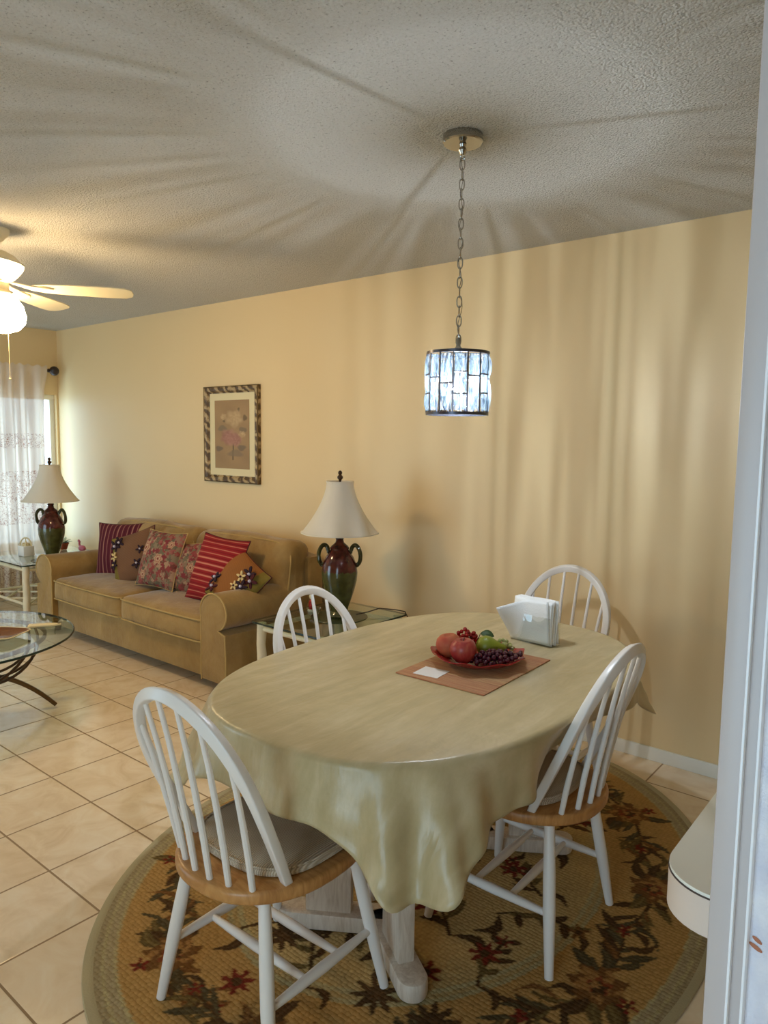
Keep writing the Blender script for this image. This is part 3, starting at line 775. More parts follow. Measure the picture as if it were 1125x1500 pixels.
# napkin holder and napkins
ND = Vector((-1.188, 2.335, ZT + .0004)); na = -.14
nh = thing('napkin_holder', tuple(ND), 'clear acrylic napkin holder at the far end of the table', 'napkin holder', rz=na)
B = MB(); B.box(-.088, .088, -.034, .034, 0, .003, .001); B.build('base', M_acr, nh)
for s_ in (-1, 1):
    B = MB(); B.box(-.085, .085, s_ * .031 - .0012, s_ * .031 + .0012, .003, .105, .0005); B.build('side_panel', M_acr, nh)
def napkin(k, yoff, lean, dx, rotk, label, big=False):
    B = MB(); n_ = 14; vs = []; fs = []
    W, Hh = .165, .155
    for i in range(n_ + 1):
        for j in range(n_ + 1):
            u, v = i / n_ - .5, j / n_
            x = u * W; z = v * Hh
            y = .0035 * math.sin(u * 9 + k) * v + .002 * math.sin(v * 7 + k * 2)
            if big and u < 0: y -= .065 * (v * 1.0) * (-u * 2) ** 1.3; x -= .012 * v; z -= .03 * v * (-u * 2)
            vs.append((x, y, z))
    for i in range(n_):
        for j in range(n_): a = i * (n_ + 1) + j; fs.append((a, a + n_ + 1, a + n_ + 2, a + 1))
    B.add(vs, fs, T(dx, yoff, 0) @ Rx(lean) @ Ry(rotk)); o = B.build('paper_napkin', M_nap, loc=(ND.x, ND.y, ND.z + .004), rot=(0, 0, na))
    o.modifiers.new('t', 'SOLIDIFY').thickness = .0022
    tag(o, label, 'napkin', 'white paper napkins in the clear holder'); return o
for k in range(8):
    yy = -.022 + k * .0062
    napkin(k, yy, -.02 + .01 * math.sin(k * 2), .003 * math.sin(k * 3), .03 * math.sin(k * 1.7),
           'white folded paper napkin standing upright inside the packed holder stack')
napkin(9, -.0265, .03, -.002, -.05, 'front white paper napkin flopping forward out of the holder to the left', True)

# ------------------------------------------------------------------ pendant light
PX, PY = -1.29, 1.962
pe = thing('pendant_light', (PX, PY, 0), 'crystal drum pendant light on a chain above the dining table', 'lamp')
SX, SY = -1.329 - PX, 2.006 - PY
SX = SY = 0; PX2, PY2 = -1.326, 2.000; pe.location = (PX2, PY2, 0)
B = MB(); B.lathe([(0, CEIL), (.063, CEIL), (.064, CEIL - .004), (.064, CEIL - .022), (.060, CEIL - .026), (0, CEIL - .027)], 40); B.build('ceiling_canopy', M_chrome, pe)
B = MB(); B.lathe([(0, CEIL - .026), (.012, CEIL - .028), (.009, CEIL - .036), (.014, CEIL - .046), (.008, CEIL - .058), (0, CEIL - .060)], 18); B.tube([Vector((.0085 * math.cos(a), 0, CEIL - .068 + .0085 * math.sin(a))) for a in [2 * PI * k / 14 for k in range(14)]], .0016, 6, closed=True); B.build('canopy_loop', M_chrome, pe)
z = CEIL - .076; k = 0; mesh_link = None
ZT_S = 1.768
lt = MB(); P = []
for i in range(20):
    a = 2 * PI * i / 20; P.append(Vector((.0078 * math.cos(a), 0, .0150 * math.sin(a) + (.003 if math.sin(a) > 0 else -.003))))
lt.tube(P, .0020, 6, closed=True, up=(0, 1, 0)); mesh_link = lt.mesh('chain_link', M_chrome)
while z > ZT_S + .052:
    l_ = bpy.data.objects.new('chain_link', mesh_link); col.objects.link(l_); l_.parent = pe
    l_.location = (0, 0, z - .012); l_.rotation_euler = (0, 0, .5 + (k % 2) * PI / 2); z -= .0305; k += 1
P = []
zz = CEIL - .05
while zz > ZT_S + .02:
    b_ = .010 * math.exp(-((zz - 1.93) / .03) ** 2)
    P.append(Vector((.0045 * math.sin(zz * 60) + b_, .0045 * math.cos(zz * 60), zz))); zz -= .012
B = MB(); B.tube(P, .0013, 5); B.build('power_wire', M_chrome, pe)
B = MB(); B.lathe([(0, ZT_S + .05), (.006, ZT_S + .048), (.008, ZT_S + .02), (.014, ZT_S + .012), (.016, ZT_S - .004), (.004, ZT_S - .006), (0, ZT_S - .006)], 18); B.build('stem_cap', M_chrome, pe)
SR = .100; SH0, SH1 = 1.570, 1.765
B = MB()
for zc in (SH0, SH1):
    B.lathe([(SR - .003, zc - .0045), (SR + .003, zc - .0045), (SR + .003, zc + .0045), (SR - .003, zc + .0045)], 56, closed=True)
for k in range(3):
    a = k * PI / 3 * 2 + .4
    B.tube([Vector((0, 0, SH1)), Vector((SR * math.cos(a), SR * math.sin(a), SH1))], .0012, 6)
NC = 14
for k in range(NC):
    a = 2 * PI * (k + .5) / NC
    M_ = Rz(a); B.box(SR - .0015, SR + .0035, -.0018, .0018, SH0, SH1, 0, M_)
B2 = []
splits = [[.36, .67], [.42], [.52], [.34, .69], [.40], [.55], [.33, .66], [.45], [.60], [.36, .67], [.42], [.52], [.34, .69], [.40]]
cw = 2 * SR * math.sin(PI / NC)
crystal_jobs = []
for k in range(NC):
    a = 2 * PI * k / NC + .22 - .22
    zs = [SH1 - .006] + [SH1 - (SH1 - SH0) * q for q in splits[k]] + [SH0 + .006]
    for q in zs[1:-1]: B.box(SR - .0015, SR + .003, -cw / 2, cw / 2, q - .0016, q + .0016, 0, Rz(a))
    for q in range(len(zs) - 1): crystal_jobs.append((a, zs[q] - .003, zs[q + 1] + .003))
B.build('shade_frame', M_darkmetal, pe)
cm = {}
for (a, zt, zb) in crystal_jobs:
    hgt = round(zt - zb, 4)
    if hgt not in cm:
        C_ = MB(); n1_, n2_ = 4, 6; vs = []; fs = []
        for j in range(n2_ + 1):
            for i in range(n1_ + 1):
                u = i / n1_ * 2 - 1; v = j / n2_ * 2 - 1
                vs.append((.001 + .009 * (1 - abs(u) ** 2.2) * (1 - abs(v) ** 3), u * (cw / 2 - .003), v * hgt / 2))
        for j in range(n2_):
            for i in range(n1_): p_ = j * (n1_ + 1) + i; fs.append((p_, p_ + 1, p_ + n1_ + 2, p_ + n1_ + 1))
        C_.add(vs, fs); cm[hgt] = C_.mesh('crystal', M_crys, 0)
    o = bpy.data.objects.new('crystal', cm[hgt]); col.objects.link(o); o.parent = pe
    o.location = ((SR + .0005) * math.cos(a), (SR + .0005) * math.sin(a), (zt + zb) / 2); o.rotation_euler = (0, 0, a)
B = MB(); B.lathe([(0, 1.762), (.014, 1.76), (.014, 1.715), (.011, 1.700), (0, 1.700)], 16); B.build('bulb_holder', M_chrome, pe)
B = MB(); B.lathe([(0, 1.700), (.0020, 1.699), (.0023, 1.695), (.0023, 1.646), (.0018, 1.641), (0, 1.640)], 16); B.build('bulb', M_bulb, pe)

# ------------------------------------------------------------------ ceiling fan
FX, FY = -3.63, 1.54
fn = thing('ceiling_fan', (FX, FY, 0), 'cream ceiling fan with lit white bowl light at the left edge', 'ceiling fan')
B = MB(); B.lathe([(0, CEIL), (.062, CEIL), (.060, CEIL - .02), (.030, CEIL - .055), (.016, CEIL - .06), (0, CEIL - .06)], 28); B.build('ceiling_canopy', M_fanwhite, fn)
B = MB(); B.lathe([(0, 2.40), (.012, 2.40), (.012, 2.33), (0, 2.33)], 14); B.build('downrod', M_fanwhite, fn)
B = MB(); B.lathe([(0, 2.345), (.045, 2.343), (.080, 2.325), (.108, 2.295), (.113, 2.275), (.104, 2.245), (.082, 2.222), (.060, 2.208), (0, 2.208)], 36); B.build('motor_housing', M_fanwhite, fn)
B = MB(); B.lathe([(0, 2.208), (.050, 2.206), (.052, 2.165), (.070, 2.150), (.072, 2.135), (0, 2.133)], 28); B.build('light_fitter', M_fanwhite, fn)
B = MB(); B.lathe([(.060, 2.137), (.085, 2.130), (.110, 2.095), (.122, 2.045), (.115, 2.015), (.090, 1.985), (.050, 1.970), (0, 1.966)], 36); B.build('glass_bowl', M_globe, fn)
for k in range(5):
    a = math.radians(53.5 + 72 * k)
    pts = []
    outl = [(.155, -.030), (.22, -.050), (.34, -.060), (.50, -.066), (.575, -.060), (.605, -.040), (.612, 0), (.605, .040), (.575, .060), (.50, .066), (.34, .060), (.22, .050), (.155, .030)]
    M_ = T(0, 0, 2.183) @ Rz(a) @ T(.15, 0, 0) @ Rx(math.radians(-11)) @ T(-.15, 0, 0)
    B = MB(); B.prism(outl, -.003, .003, .0015, M_, 1); bl = B.build('blade', M_fanwhite, fn)
    B = MB()
    for s_ in (-1, 1):
        B.tube([T(0, 0, 2.2) @ Rz(a) @ Vector(p) for p in ((.055, s_ * .008, .004), (.10, s_ * .014, -.006), (.15, s_ * .030, -.018), (.21, s_ * .034, -.020), (.25, s_ * .015, -.020))], .0055, 8)
    B.tube([T(0, 0, 2.2) @ Rz(a) @ Vector(p) for p in ((.055, 0, .004), (.12, 0, -.010), (.20, 0, -.021))], .006, 8)
    B.build('blade_bracket', M_fanwhite, fn)
dv = Vector((math.cos(YAW), math.sin(YAW), 0)) * .045
B = MB(); B.tube([Vector((dv.x, dv.y, 2.14)) , Vector((dv.x * 1.0, dv.y * 1.0, 1.755))], .0013, 6); B.sphere((dv.x, dv.y, 1.75), .006, 8, 6); B.build('pull_chain', M_cream, fn)

# ------------------------------------------------------------------ picture
px0, px1, pz0, pz1 = -4.418, -3.818, 1.163, 1.851
pc = thing('framed_picture', ((px0 + px1) / 2, YW, (pz0 + pz1) / 2), 'framed rose print in carved gilt frame on the tan wall above the sofa', 'picture')
hw, hh_ = (px1 - px0) / 2, (pz1 - pz0) / 2
B = MB(); fw_ = .075
prof = [(0, 0), (0, .022), (.007, .028), (.020, .030), (.034, .025), (.043, .014), (.050, .012), (.050, .004)]
vs = []; fs = []
for (cx, cz) in ((-1, -1), (1, -1), (1, 1), (-1, 1)):
    for (o_, d_) in prof: vs.append((cx * (hw - o_), -.001 - d_, cz * (hh_ - o_)))
np_ = len(prof)
for c_ in range(4):
    d2 = (c_ + 1) % 4
    for k in range(np_ - 1): fs.append((c_ * np_ + k, d2 * np_ + k, d2 * np_ + k + 1, c_ * np_ + k + 1))
B.add(vs, fs); B.build('frame', M_frame, pc, 25)
B = MB(); B.tube([Vector(p) for p in ((-hw + .004, -.026, -hh_ + .004), (hw - .004, -.026, -hh_ + .004), (hw - .004, -.026, hh_ - .004), (-hw + .004, -.026, hh_ - .004))], .006, 6, closed=True); B.build('outer_beading', M_gilt, pc)
B = MB(); B.box(-hw + .046, hw - .046, -.009, -.004, -hh_ + .046, hh_ - .046); B.build('mount', M_mat, pc, 0)
nw, nhh = 90, 140; ow, oh = (hw - .108), (hh_ - .100)
gx = np.linspace(-1, 1, nw); gz = np.linspace(-1, 1, nhh); U, V = np.meshgrid(gx, gz, indexing='xy')
rng = np.random.RandomState(5)
Cp = np.zeros((nhh, nw, 3)); Cp[:] = tri((160, 130, 94)); Cp *= (1 + .08 * np.sin(U * 4 + V * 3) * np.cos(V * 5))[..., None]
def blend(mask, c, a): Cp[mask] = Cp[mask] * (1 - a[mask][..., None]) + np.array(c) * a[mask][..., None]
def blob(u, v, ru, rv, c, al=.7, pet=5, ph=0):
    th = np.arctan2((V - v) / rv, (U - u) / ru); d_ = np.hypot((U - u) / ru, (V - v) / rv) / (1 + .15 * np.cos(pet * th + ph))
    a = np.clip((1 - d_) * 3, 0, 1) * al; blend(d_ < 1, c, a)
for (v0, v1) in ((-.75, -.2),):
    mk = (np.abs(U - .05 - .08 * (V + .7)) < .035) & (V > v0) & (V < v1); Cp[mk] = tri((104, 88, 66))
for (u, v, ru_, rv_, c) in ((-.75, -.42, .25, .09, (112, 98, 84)), (.55, -.38, .28, .10, (112, 98, 84)), (-.55, .18, .3, .1, (122, 108, 88)), (.62, .12, .25, .12, (118, 104, 84)), (.75, .48, .14, .10, (96, 80, 60)), (.4, .72, .07, .07, (96, 84, 60)), (-.45, .42, .08, .08, (96, 84, 66)), (.2, -.55, .5, .12, (130, 112, 90))): blob(u, v, ru_, rv_, tri(c), .75, 3, u * 9)
for (u, v, R0) in ((.15, .45, .52), (-.2, -.08, .50), (.2, -.15, .42), (.6, .0, .2), (-.5, .5, .2)):
    pk = v < 0
    for i in range(9):
        k = 1 - i / 9.5; c = ((196, 168, 128), (170, 140, 100)) if not pk else ((176, 130, 112), (150, 104, 92))
        blob(u + rng.uniform(-.04, .04), v + rng.uniform(-.02, .02), R0 * k, R0 * k * .52, tri(c[i % 2]), .6, 5 + i % 3, rng.uniform(0, 6))
def grid_mesh(name, F_, nu, nv, colors, mat, closed=False):
    vs = [F_(i, j) for j in range(nv) for i in range(nu)]; fs = [(j * nu + i, j * nu + i + 1, (j + 1) * nu + i + 1, (j + 1) * nu + i) for j in range(nv - 1) for i in range(nu - 1)]
    me = bpy.data.meshes.new(name); me.from_pydata(vs, [], fs); me.materials.append(mat)
    at = me.color_attributes.new('pattern', 'FLOAT_COLOR', 'POINT'); a = np.ones((len(vs), 4), np.float32); a[:, :3] = colors.reshape(-1, 3); at.data.foreach_set('color', a.ravel()); return me
me = grid_mesh('print', lambda i, j: (gx[i] * ow, -.0105, gz[j] * oh), nw, nhh, Cp, M_print)
o = bpy.data.objects.new('print', me); col.objects.link(o); o.parent = pc; o['label'] = 'faded print of cream and pink roses'

# ------------------------------------------------------------------ sofa
SX0, SX1 = -5.47, -3.12; SF = 2.50; SBK = 3.29
sf = thing('sofa', ((SX0 + SX1) / 2, (SF + SBK) / 2, 0), 'olive-tan velour two-cushion sofa with rolled arms against the wall', 'sofa')
ofs = -Vector(sf.location); MO = T(*ofs)
B = MB(); B.box(SX0 + .06, SX1 - .06, SF + .045, SBK - .01, .075, .29, .012, MO); B.build('base', M_sofa, sf)
B = MB()
for x in (SX0 + .12, SX1 - .12):
    for y in (SF + .12, SBK - .10): B.lathe([(0, 0), (.020, 0), (.028, .076), (0, .076)], 12, MO @ T(x, y, 0))
B.build('feet', M_dark, sf)
B = MB(); B.puff(SX1 - SX0 - .06, .16, .66, .05, 12, M=MO @ T((SX0 + SX1) / 2, SBK - .085, .43)); B.build('back_frame', M_sofa, sf)
def arm(side):
    xi, xo = (-3.40, SX1) if side > 0 else (-5.19, SX0)
    s_ = side
    # cross section (offset from inner face, z)
    sec = [(0, .08), (0, .46)] + [(.115 + .118 * math.cos(a), .492 + .108 * math.sin(a)) for a in [math.radians(t) for t in range(200, -75, -18)]] + [(.215, .37), (.222, .25), (.222, .08)]
    vs = []; fs = []; n_ = len(sec)
    ys = [SF, SF + .006, SF + .02, SF + .3, SF + .55, SBK - .02]
    ins = [.018, .005, 0, 0, 0, 0]
    cx, cz = .115, .33
    for y, q in zip(ys, ins):
        drop = .012 * max(0, (y - SF) / (SBK - SF))
        for (o_, z) in sec:
            k = 1 - q / .25; vs.append((xi + s_ * (cx + (o_ - cx) * k), y, cz + (z - cz) * k - (drop if z > .4 else 0)))
    for r_ in range(len(ys) - 1):
        for k in range(n_):
            l = (k + 1) % n_; fs.append((r_ * n_ + k, r_ * n_ + l, (r_ + 1) * n_ + l, (r_ + 1) * n_ + k))
    fs.append(tuple(range(n_))); fs.append(tuple(range((len(ys) - 1) * n_, len(ys) * n_)))
    bm = bmesh.new(); V_ = [bm.verts.new(v) for v in vs]
    for f in fs: bm.faces.new([V_[i] for i in f])
    bmesh.ops.recalc_face_normals(bm, faces=bm.faces[:])
    B = MB(); B.bm(bm, MO); a = B.build('arm', M_sofa, sf)
    B = MB(); B.tube([Vector((xi + s_ * o_, SF + .004, z)) for (o_, z) in sec], .0055, 8, M=MO); B.build('piping', M_pipe, a)
arm(1); arm(-1)
def piped(sx, sy, r_, z, cx, cy, rad=.0055, bulge=0, zf=None):
    pts = []
    for (a0, x_, y_) in ((PI, -1, -1), (1.5 * PI, 1, -1), (0, 1, 1), (.5 * PI, -1, 1)):
        for k in range(6):
            a = a0 + .5 * PI * k / 5
            pts.append((x_ * (sx / 2 - r_) + r_ * math.cos(a), y_ * (sy / 2 - r_) + r_ * math.sin(a)))
    out = []
    m_ = len(pts)
    for i in range(m_):
        p, q = pts[i], pts[(i + 1) % m_]
        steps = 10 if math.hypot(p[0] - q[0], p[1] - q[1]) > .1 else 1
        for k in range(steps):
            x = p[0] + (q[0] - p[0]) * k / steps; y = p[1] + (q[1] - p[1]) * k / steps
            yb = y - (bulge * (1 - (2 * x / sx) ** 2) if y < 0 else 0) * (1 if y < -sy / 2 + r_ * 1.2 else 0)
            out.append(Vector((cx + x, cy + yb, z + (zf(x / sx * 2) if zf else 0))))
    return out
for (xa, xb) in ((-5.19, -4.295), (-4.29, -3.40)):
    w_ = xb - xa - .006; d_ = .66; cx, cy, cz = (xa + xb) / 2, SF + .01 + d_ / 2, .355
    B = MB(); B.puff(w_, d_, .165, .042, 18, pz=.028, py=.022, M=MO @ T(cx, cy, cz), wob=.006, ws=5, nz=8); s0 = B.build('seat_cushion', M_sofa, sf)
    for zz in (.422, .292):
        B = MB(); B.tube(piped(w_ + .002, d_ + .002, .04, zz, cx, cy, .0055, .012), .0055, 8, closed=True, M=MO); B.build('piping', M_pipe, s0)
for (xa, xb) in ((-5.20, -4.17), (-4.16, -3.19)):
    w_ = xb - xa; cx = (xa + xb) / 2
    M_ = MO @ T(cx, 3.085, .605) @ Rx(math.radians(-9))
    B = MB(); B.puff(w_, .20, .47, .075, 18, pz=.02, py=.05, M=M_, wob=.012, ws=7, nz=10); b0 = B.build('back_cushion', M_sofa, sf)
    lp = []
    for k in range(40):
        a = 2 * PI * k / 40; x, z = outline(a, w_ / 2 - .008, .228, 5); lp.append(M_ @ Vector((x, -.075, z)))
    B = MB(); B.tube(lp, .0055, 8, closed=True); B.build('piping', M_pipe, b0)

# ------------------------------------------------------------------ throw pillows
def pillow(name, loc, nrm, roll, size, thick, paint, label, n=96, mat=None, fl=None):
    """square knife-edge pillow in its own XY plane, facing +Z"""
    g_ = np.linspace(-1, 1, n); U_, V_ = np.meshgrid(g_, g_, indexing='xy')
    cols = paint(U_, V_); vs = []; cl = []
    def sh(u, v, s_):
        e = max(0, (1 - u * u)) ** .55 * max(0, (1 - v * v)) ** .55
        pin = 1 - .075 * (1 - u * u) * abs(v) ** 3 * 1.0; pin2 = 1 - .075 * (1 - v * v) * abs(u) ** 3
        wob = .004 * noise.noise(Vector((u * 2.2 + loc[0] * 3, v * 2.2, s_)))
        return (u * size / 2 * pin2, v * size / 2 * pin, s_ * (thick / 2 * e) + wob * e * 2)
    vs = [sh(g_[i], g_[j], 1) for j in range(n) for i in range(n)] + [sh(g_[i], g_[j], -1) for j in range(n) for i in range(n)]
    fs = []
    for s_ in (0, 1):
        o_ = s_ * n * n
        for j in range(n - 1):
            for i in range(n - 1):
                q = (o_ + j * n + i, o_ + j * n + i + 1, o_ + (j + 1) * n + i + 1, o_ + (j + 1) * n + i)
                fs.append(q if s_ == 0 else q[::-1])
    # stitch rim
    rim = [(i, 0) for i in range(n)] + [(n - 1, j) for j in range(1, n)] + [(i, n - 1) for i in range(n - 2, -1, -1)] + [(0, j) for j in range(n - 2, 0, -1)]
    for a_, b_ in zip(rim, rim[1:] + rim[:1]):
        A1, B1 = a_[1] * n + a_[0], b_[1] * n + b_[0]; fs.append((A1 + n * n, B1 + n * n, B1, A1))
    me = bpy.data.meshes.new('cover'); me.from_pydata(vs, [], fs); me.materials.append(mat or M_pil)
    at = me.color_attributes.new('pattern', 'FLOAT_COLOR', 'POINT'); a = np.ones((len(vs), 4), np.float32); a[:n * n, :3] = cols.reshape(-1, 3); a[n * n:, :3] = cols.reshape(-1, 3); at.data.foreach_set('color', a.ravel())
    me.shade_smooth(); me.validate()
    z_ = Vector(nrm).normalized(); x_ = Vector((0, 0, 1)).cross(z_).normalized(); y_ = z_.cross(x_)
    M_ = Matrix(((x_.x, y_.x, z_.x, loc[0]), (x_.y, y_.y, z_.y, loc[1]), (x_.z, y_.z, z_.z, loc[2]), (0, 0, 0, 1))) @ Rz(roll)
    t = thing(name, (0, 0, 0), label, 'pillow', 'throw pillows on the sofa'); t.matrix_world = M_
    o = bpy.data.objects.new('cover', me); col.objects.link(o); o.parent = t
    lp = [Vector(sh(g_[a_], g_[b_], 0)) for a_, b_ in rim]
    B = MB(); B.tube(lp, .0035, 6, closed=True); B.build('piping', fl or M_sofa, t)
    return t
def P_stripe(base, line, nst, vert, seed):
    def f(U_, V_):
        C = np.zeros(U_.shape + (3,)); C[:] = tri(base); W_ = U_ if vert else V_
        ph = (W_ + 1) / 2 * nst; fr_ = ph - np.floor(ph)
        C[(fr_ > .42) & (fr_ < .58)] = tri(line); C[(fr_ > .86)] = np.array(tri(base)) * .6
        return C
    return f
def P_floral(seed):
    def f(U_, V_):
        r_ = np.random.RandomState(seed); C = np.zeros(U_.shape + (3,)); C[:] = tri((134, 104, 84))
        cs = [(136, 62, 60), (108, 98, 76), (122, 48, 52), (160, 128, 102), (96, 88, 70), (146, 82, 74), (112, 62, 54), (128, 112, 88)]
        for i in range(420):
            u, v, R0 = r_.uniform(-1, 1), r_.uniform(-1, 1), r_.uniform(.02, .11); th = np.arctan2(V_ - v, U_ - u); d_ = np.hypot(U_ - u, V_ - v)
            C[d_ < R0 * (1 + .3 * np.cos(r_.randint(3, 7) * th + r_.uniform(0, 6)))] = tri(cs[r_.randint(len(cs))])
        for (u, v, R0) in ((-.58, .30, .26), (.28, -.02, .17), (.62, .52, .13), (-.45, -.62, .15)):
            for k, c in ((1, (176, 138, 108)), (.72, (156, 104, 84)), (.5, (186, 154, 122)), (.25, (122, 54, 48))):
                th = np.arctan2(V_ - v, U_ - u); C[np.hypot(U_ - u, V_ - v) < R0 * k * (1 + .15 * np.cos(6 * th))] = tri(c)
        e = np.maximum(abs(U_), abs(V_)); return C
    return f
def P_app(seed, base=(128, 84, 46)):
    def f(U_, V_):
        C = np.zeros(U_.shape + (3,)); C[:] = tri(base)
        C *= (1 + .06 * np.sin(U_ * 60 + V_ * 60))[..., None]
        C[U_ > .62] = tri((122, 104, 46)); C[V_ < -.72] = tri((122, 104, 46)) if seed == 5 else tri(base)
        if seed == 2: C[U_ > .62] = tri(base); C[U_ < -.66] = tri((122, 104, 46))
        return C
    return f
def applique(t, spots, size):
    for (u, v, r_, c, cc) in spots:
        B = MB(); n_ = 40; vs = [(0, 0, .006)]
        for i in range(n_):
            a = 2 * PI * i / n_; k = r_ * (.62 + .38 * math.cos(5 * a + u * 7)); vs.append((k * math.cos(a), k * math.sin(a), .004))
        for i in range(n_):
            a = 2 * PI * i / n_; k = r_ * (.62 + .38 * math.cos(5 * a + u * 7)); vs.append((k * math.cos(a), k * math.sin(a), -.004))
        fs = [(0, 1 + i, 1 + (i + 1) % n_) for i in range(n_)] + [(1 + i, 1 + n_ + i, 1 + n_ + (i + 1) % n_, 1 + (i + 1) % n_) for i in range(n_)]
        B.add(vs, fs); e = (max(0, 1 - u * u) * max(0, 1 - v * v)) ** .55
        x, y = u * size / 2, v * size / 2
        B.cur = 1; B.sphere((0, 0, .008), r_ * .2, 8, 6)
        # tilt with the pillow surface
        o = B.build('felt_flower', [c, cc], t, 0, loc=(x, y, .075 * e + .003)); 
        o.rotation_euler = (-v * .55 * -1, u * .55, 0)
M_felt = simple('black_plum_felt', srgb(44, 22, 34), .95); M_feltc = simple('cream_felt', srgb(214, 186, 128), .95); M_bead2 = simple('pale_bead', srgb(206, 196, 214), .3)
M_felt2 = simple('maroon_felt', srgb(74, 22, 26), .95)
def ray_at_y(x, y, Y_):
    d = rr * ((x - 562.5) / FPX) + uu * ((750 - y) / FPX) + fw
    return Vector((0, 0, H)) + d * (Y_ / d.y)
pillow('throw_pillow', (-4.95, 2.925, .622), (.36, -.88, .20), .04, .425, .14, P_stripe((92, 34, 44), (160, 112, 96), 11, True, 1), 'burgundy pillow with vertical tan stripes at the left arm of the sofa', fl=M_felt2)
t = pillow('throw_pillow', (-4.619, 2.84, .622), (.30, -.90, .32), .34, .38, .14, P_app(2, (116, 82, 58)), 'brown pillow with dark felt flowers beside the burgundy striped pillow', fl=M_felt2)
applique(t, ((-.55, .48, .052, M_felt, M_bead2), (-.36, .56, .045, M_felt, M_bead2), (-.62, .12, .036, M_feltc, M_felt2), (-.66, -.16, .040, M_felt, M_feltc), (.28, -.35, .042, M_felt, M_bead2), (.45, .1, .034, M_felt, M_bead2)), .43)
pillow('throw_pillow', (-4.251, 2.81, .650), (.06, -.93, .34), .0, .40, .15, P_floral(4), 'square floral pillow in rose and sage in the middle of the sofa', fl=M_pipe)
pillow('throw_pillow', (-4.03, 2.88, .605), (.28, -.92, .30), .10, .36, .13, P_floral(9), 'floral pillow mostly hidden behind the red striped pillow', fl=M_pipe)
pillow('throw_pillow', (-3.63, 2.80, .655), (.02, -.92, .36), -.04, .44, .15, P_stripe((138, 30, 34), (190, 120, 96), 12, False, 1), 'bright red pillow with horizontal tan stripes', fl=M_felt2)
t = pillow('throw_pillow', (-3.395, 2.765, .600), (.10, -.86, .45), -.50, .37, .13, P_app(5, (140, 88, 44)), 'brown pillow with felt flowers tilted against the right sofa arm', fl=M_felt2)
applique(t, ((.42, .62, .050, M_felt, M_bead2), (.28, .38, .038, M_feltc, M_felt2), (.62, .48, .052, M_felt2, M_bead2), (.52, .16, .046, M_felt, M_bead2), (.30, .02, .030, M_feltc, M_felt2), (-.70, -.30, .048, M_felt, M_bead2), (-.56, -.58, .048, M_felt2, M_bead2)), .37)

# ------------------------------------------------------------------ side tables
TT = .49
def side_table(x0, x1, y0, y1, label):
    t = thing('side_table', ((x0 + x1) / 2, (y0 + y1) / 2, 0), label, 'table', 'glass topped side tables by the sofa')
    hx, hy = (x1 - x0) / 2, (y1 - y0) / 2
    for sx in (-1, 1):
        for sy in (-1, 1):
            B = MB(); x, y = sx * (hx - .045), sy * (hy - .045)
            P = [Vector((x + .002 * math.sin(k * 2.3), y + .002 * math.cos(k * 1.7), TT - .012 - (TT - .012) * k / 8)) for k in range(9)]
            B.tube(P, [.026, .027, .025, .027, .026, .028, .026, .025, .029], 14); B.build('leg', M_log, t)
    for sx in (-1, 1):
        B = MB(); B.tube([Vector((sx * (hx - .045), -hy + .045, TT - .045)), Vector((sx * (hx - .045), hy - .045, TT - .045))], .013, 10); B.build('rail', M_log, t)
        B = MB(); B.tube([Vector((-hx + .045, sx * (hy - .045), TT - .045)), Vector((hx - .045, sx * (hy - .045), TT - .045))], .013, 10); B.build('rail', M_log, t)
    B = MB(); a, b = hx - .05, hy - .05
    for k in (-.5, 0, .5):
        pass
    for (p, q) in (((-a, -b), (a, b)), ((-a, b), (a, -b)), ((-a, 0), (0, b)), ((0, b), (a, 0)), ((a, 0), (0, -b)), ((0, -b), (-a, 0))):
        B.tube([Vector((p[0], p[1], .17)), Vector((q[0], q[1], .17))], .008, 8)
    for (p, q) in (((-a, -b), (a, -b)), ((a, -b), (a, b)), ((a, b), (-a, b)), ((-a, b), (-a, -b))): B.tube([Vector((p[0], p[1], .17)), Vector((q[0], q[1], .17))], .011, 8)
    B.build('lattice_shelf', M_log, t)
    B = MB(); B.prism(rrect(-hx, hx, -hy, hy, .03, 6), TT - .010, TT, .002); g = B.build('glass_top', M_glass, t)
    B = MB(); B.tube([Vector((x, y, TT - .005)) for x, y in rrect(-hx - .0005, hx + .0005, -hy - .0005, hy + .0005, .03, 6)], 1, 8, closed=True, sq=(.002, .0095), up=(0, 0, 1)); B.build('glass_edge', M_glassedge, g)
    return t
side_table(-3.00, -2.45, 2.53, 3.24, 'glass topped side table with cream log legs between sofa and dining table')
side_table(-6.40, -5.56, 2.46, 3.22, 'glass topped side table with cream log legs by the window')
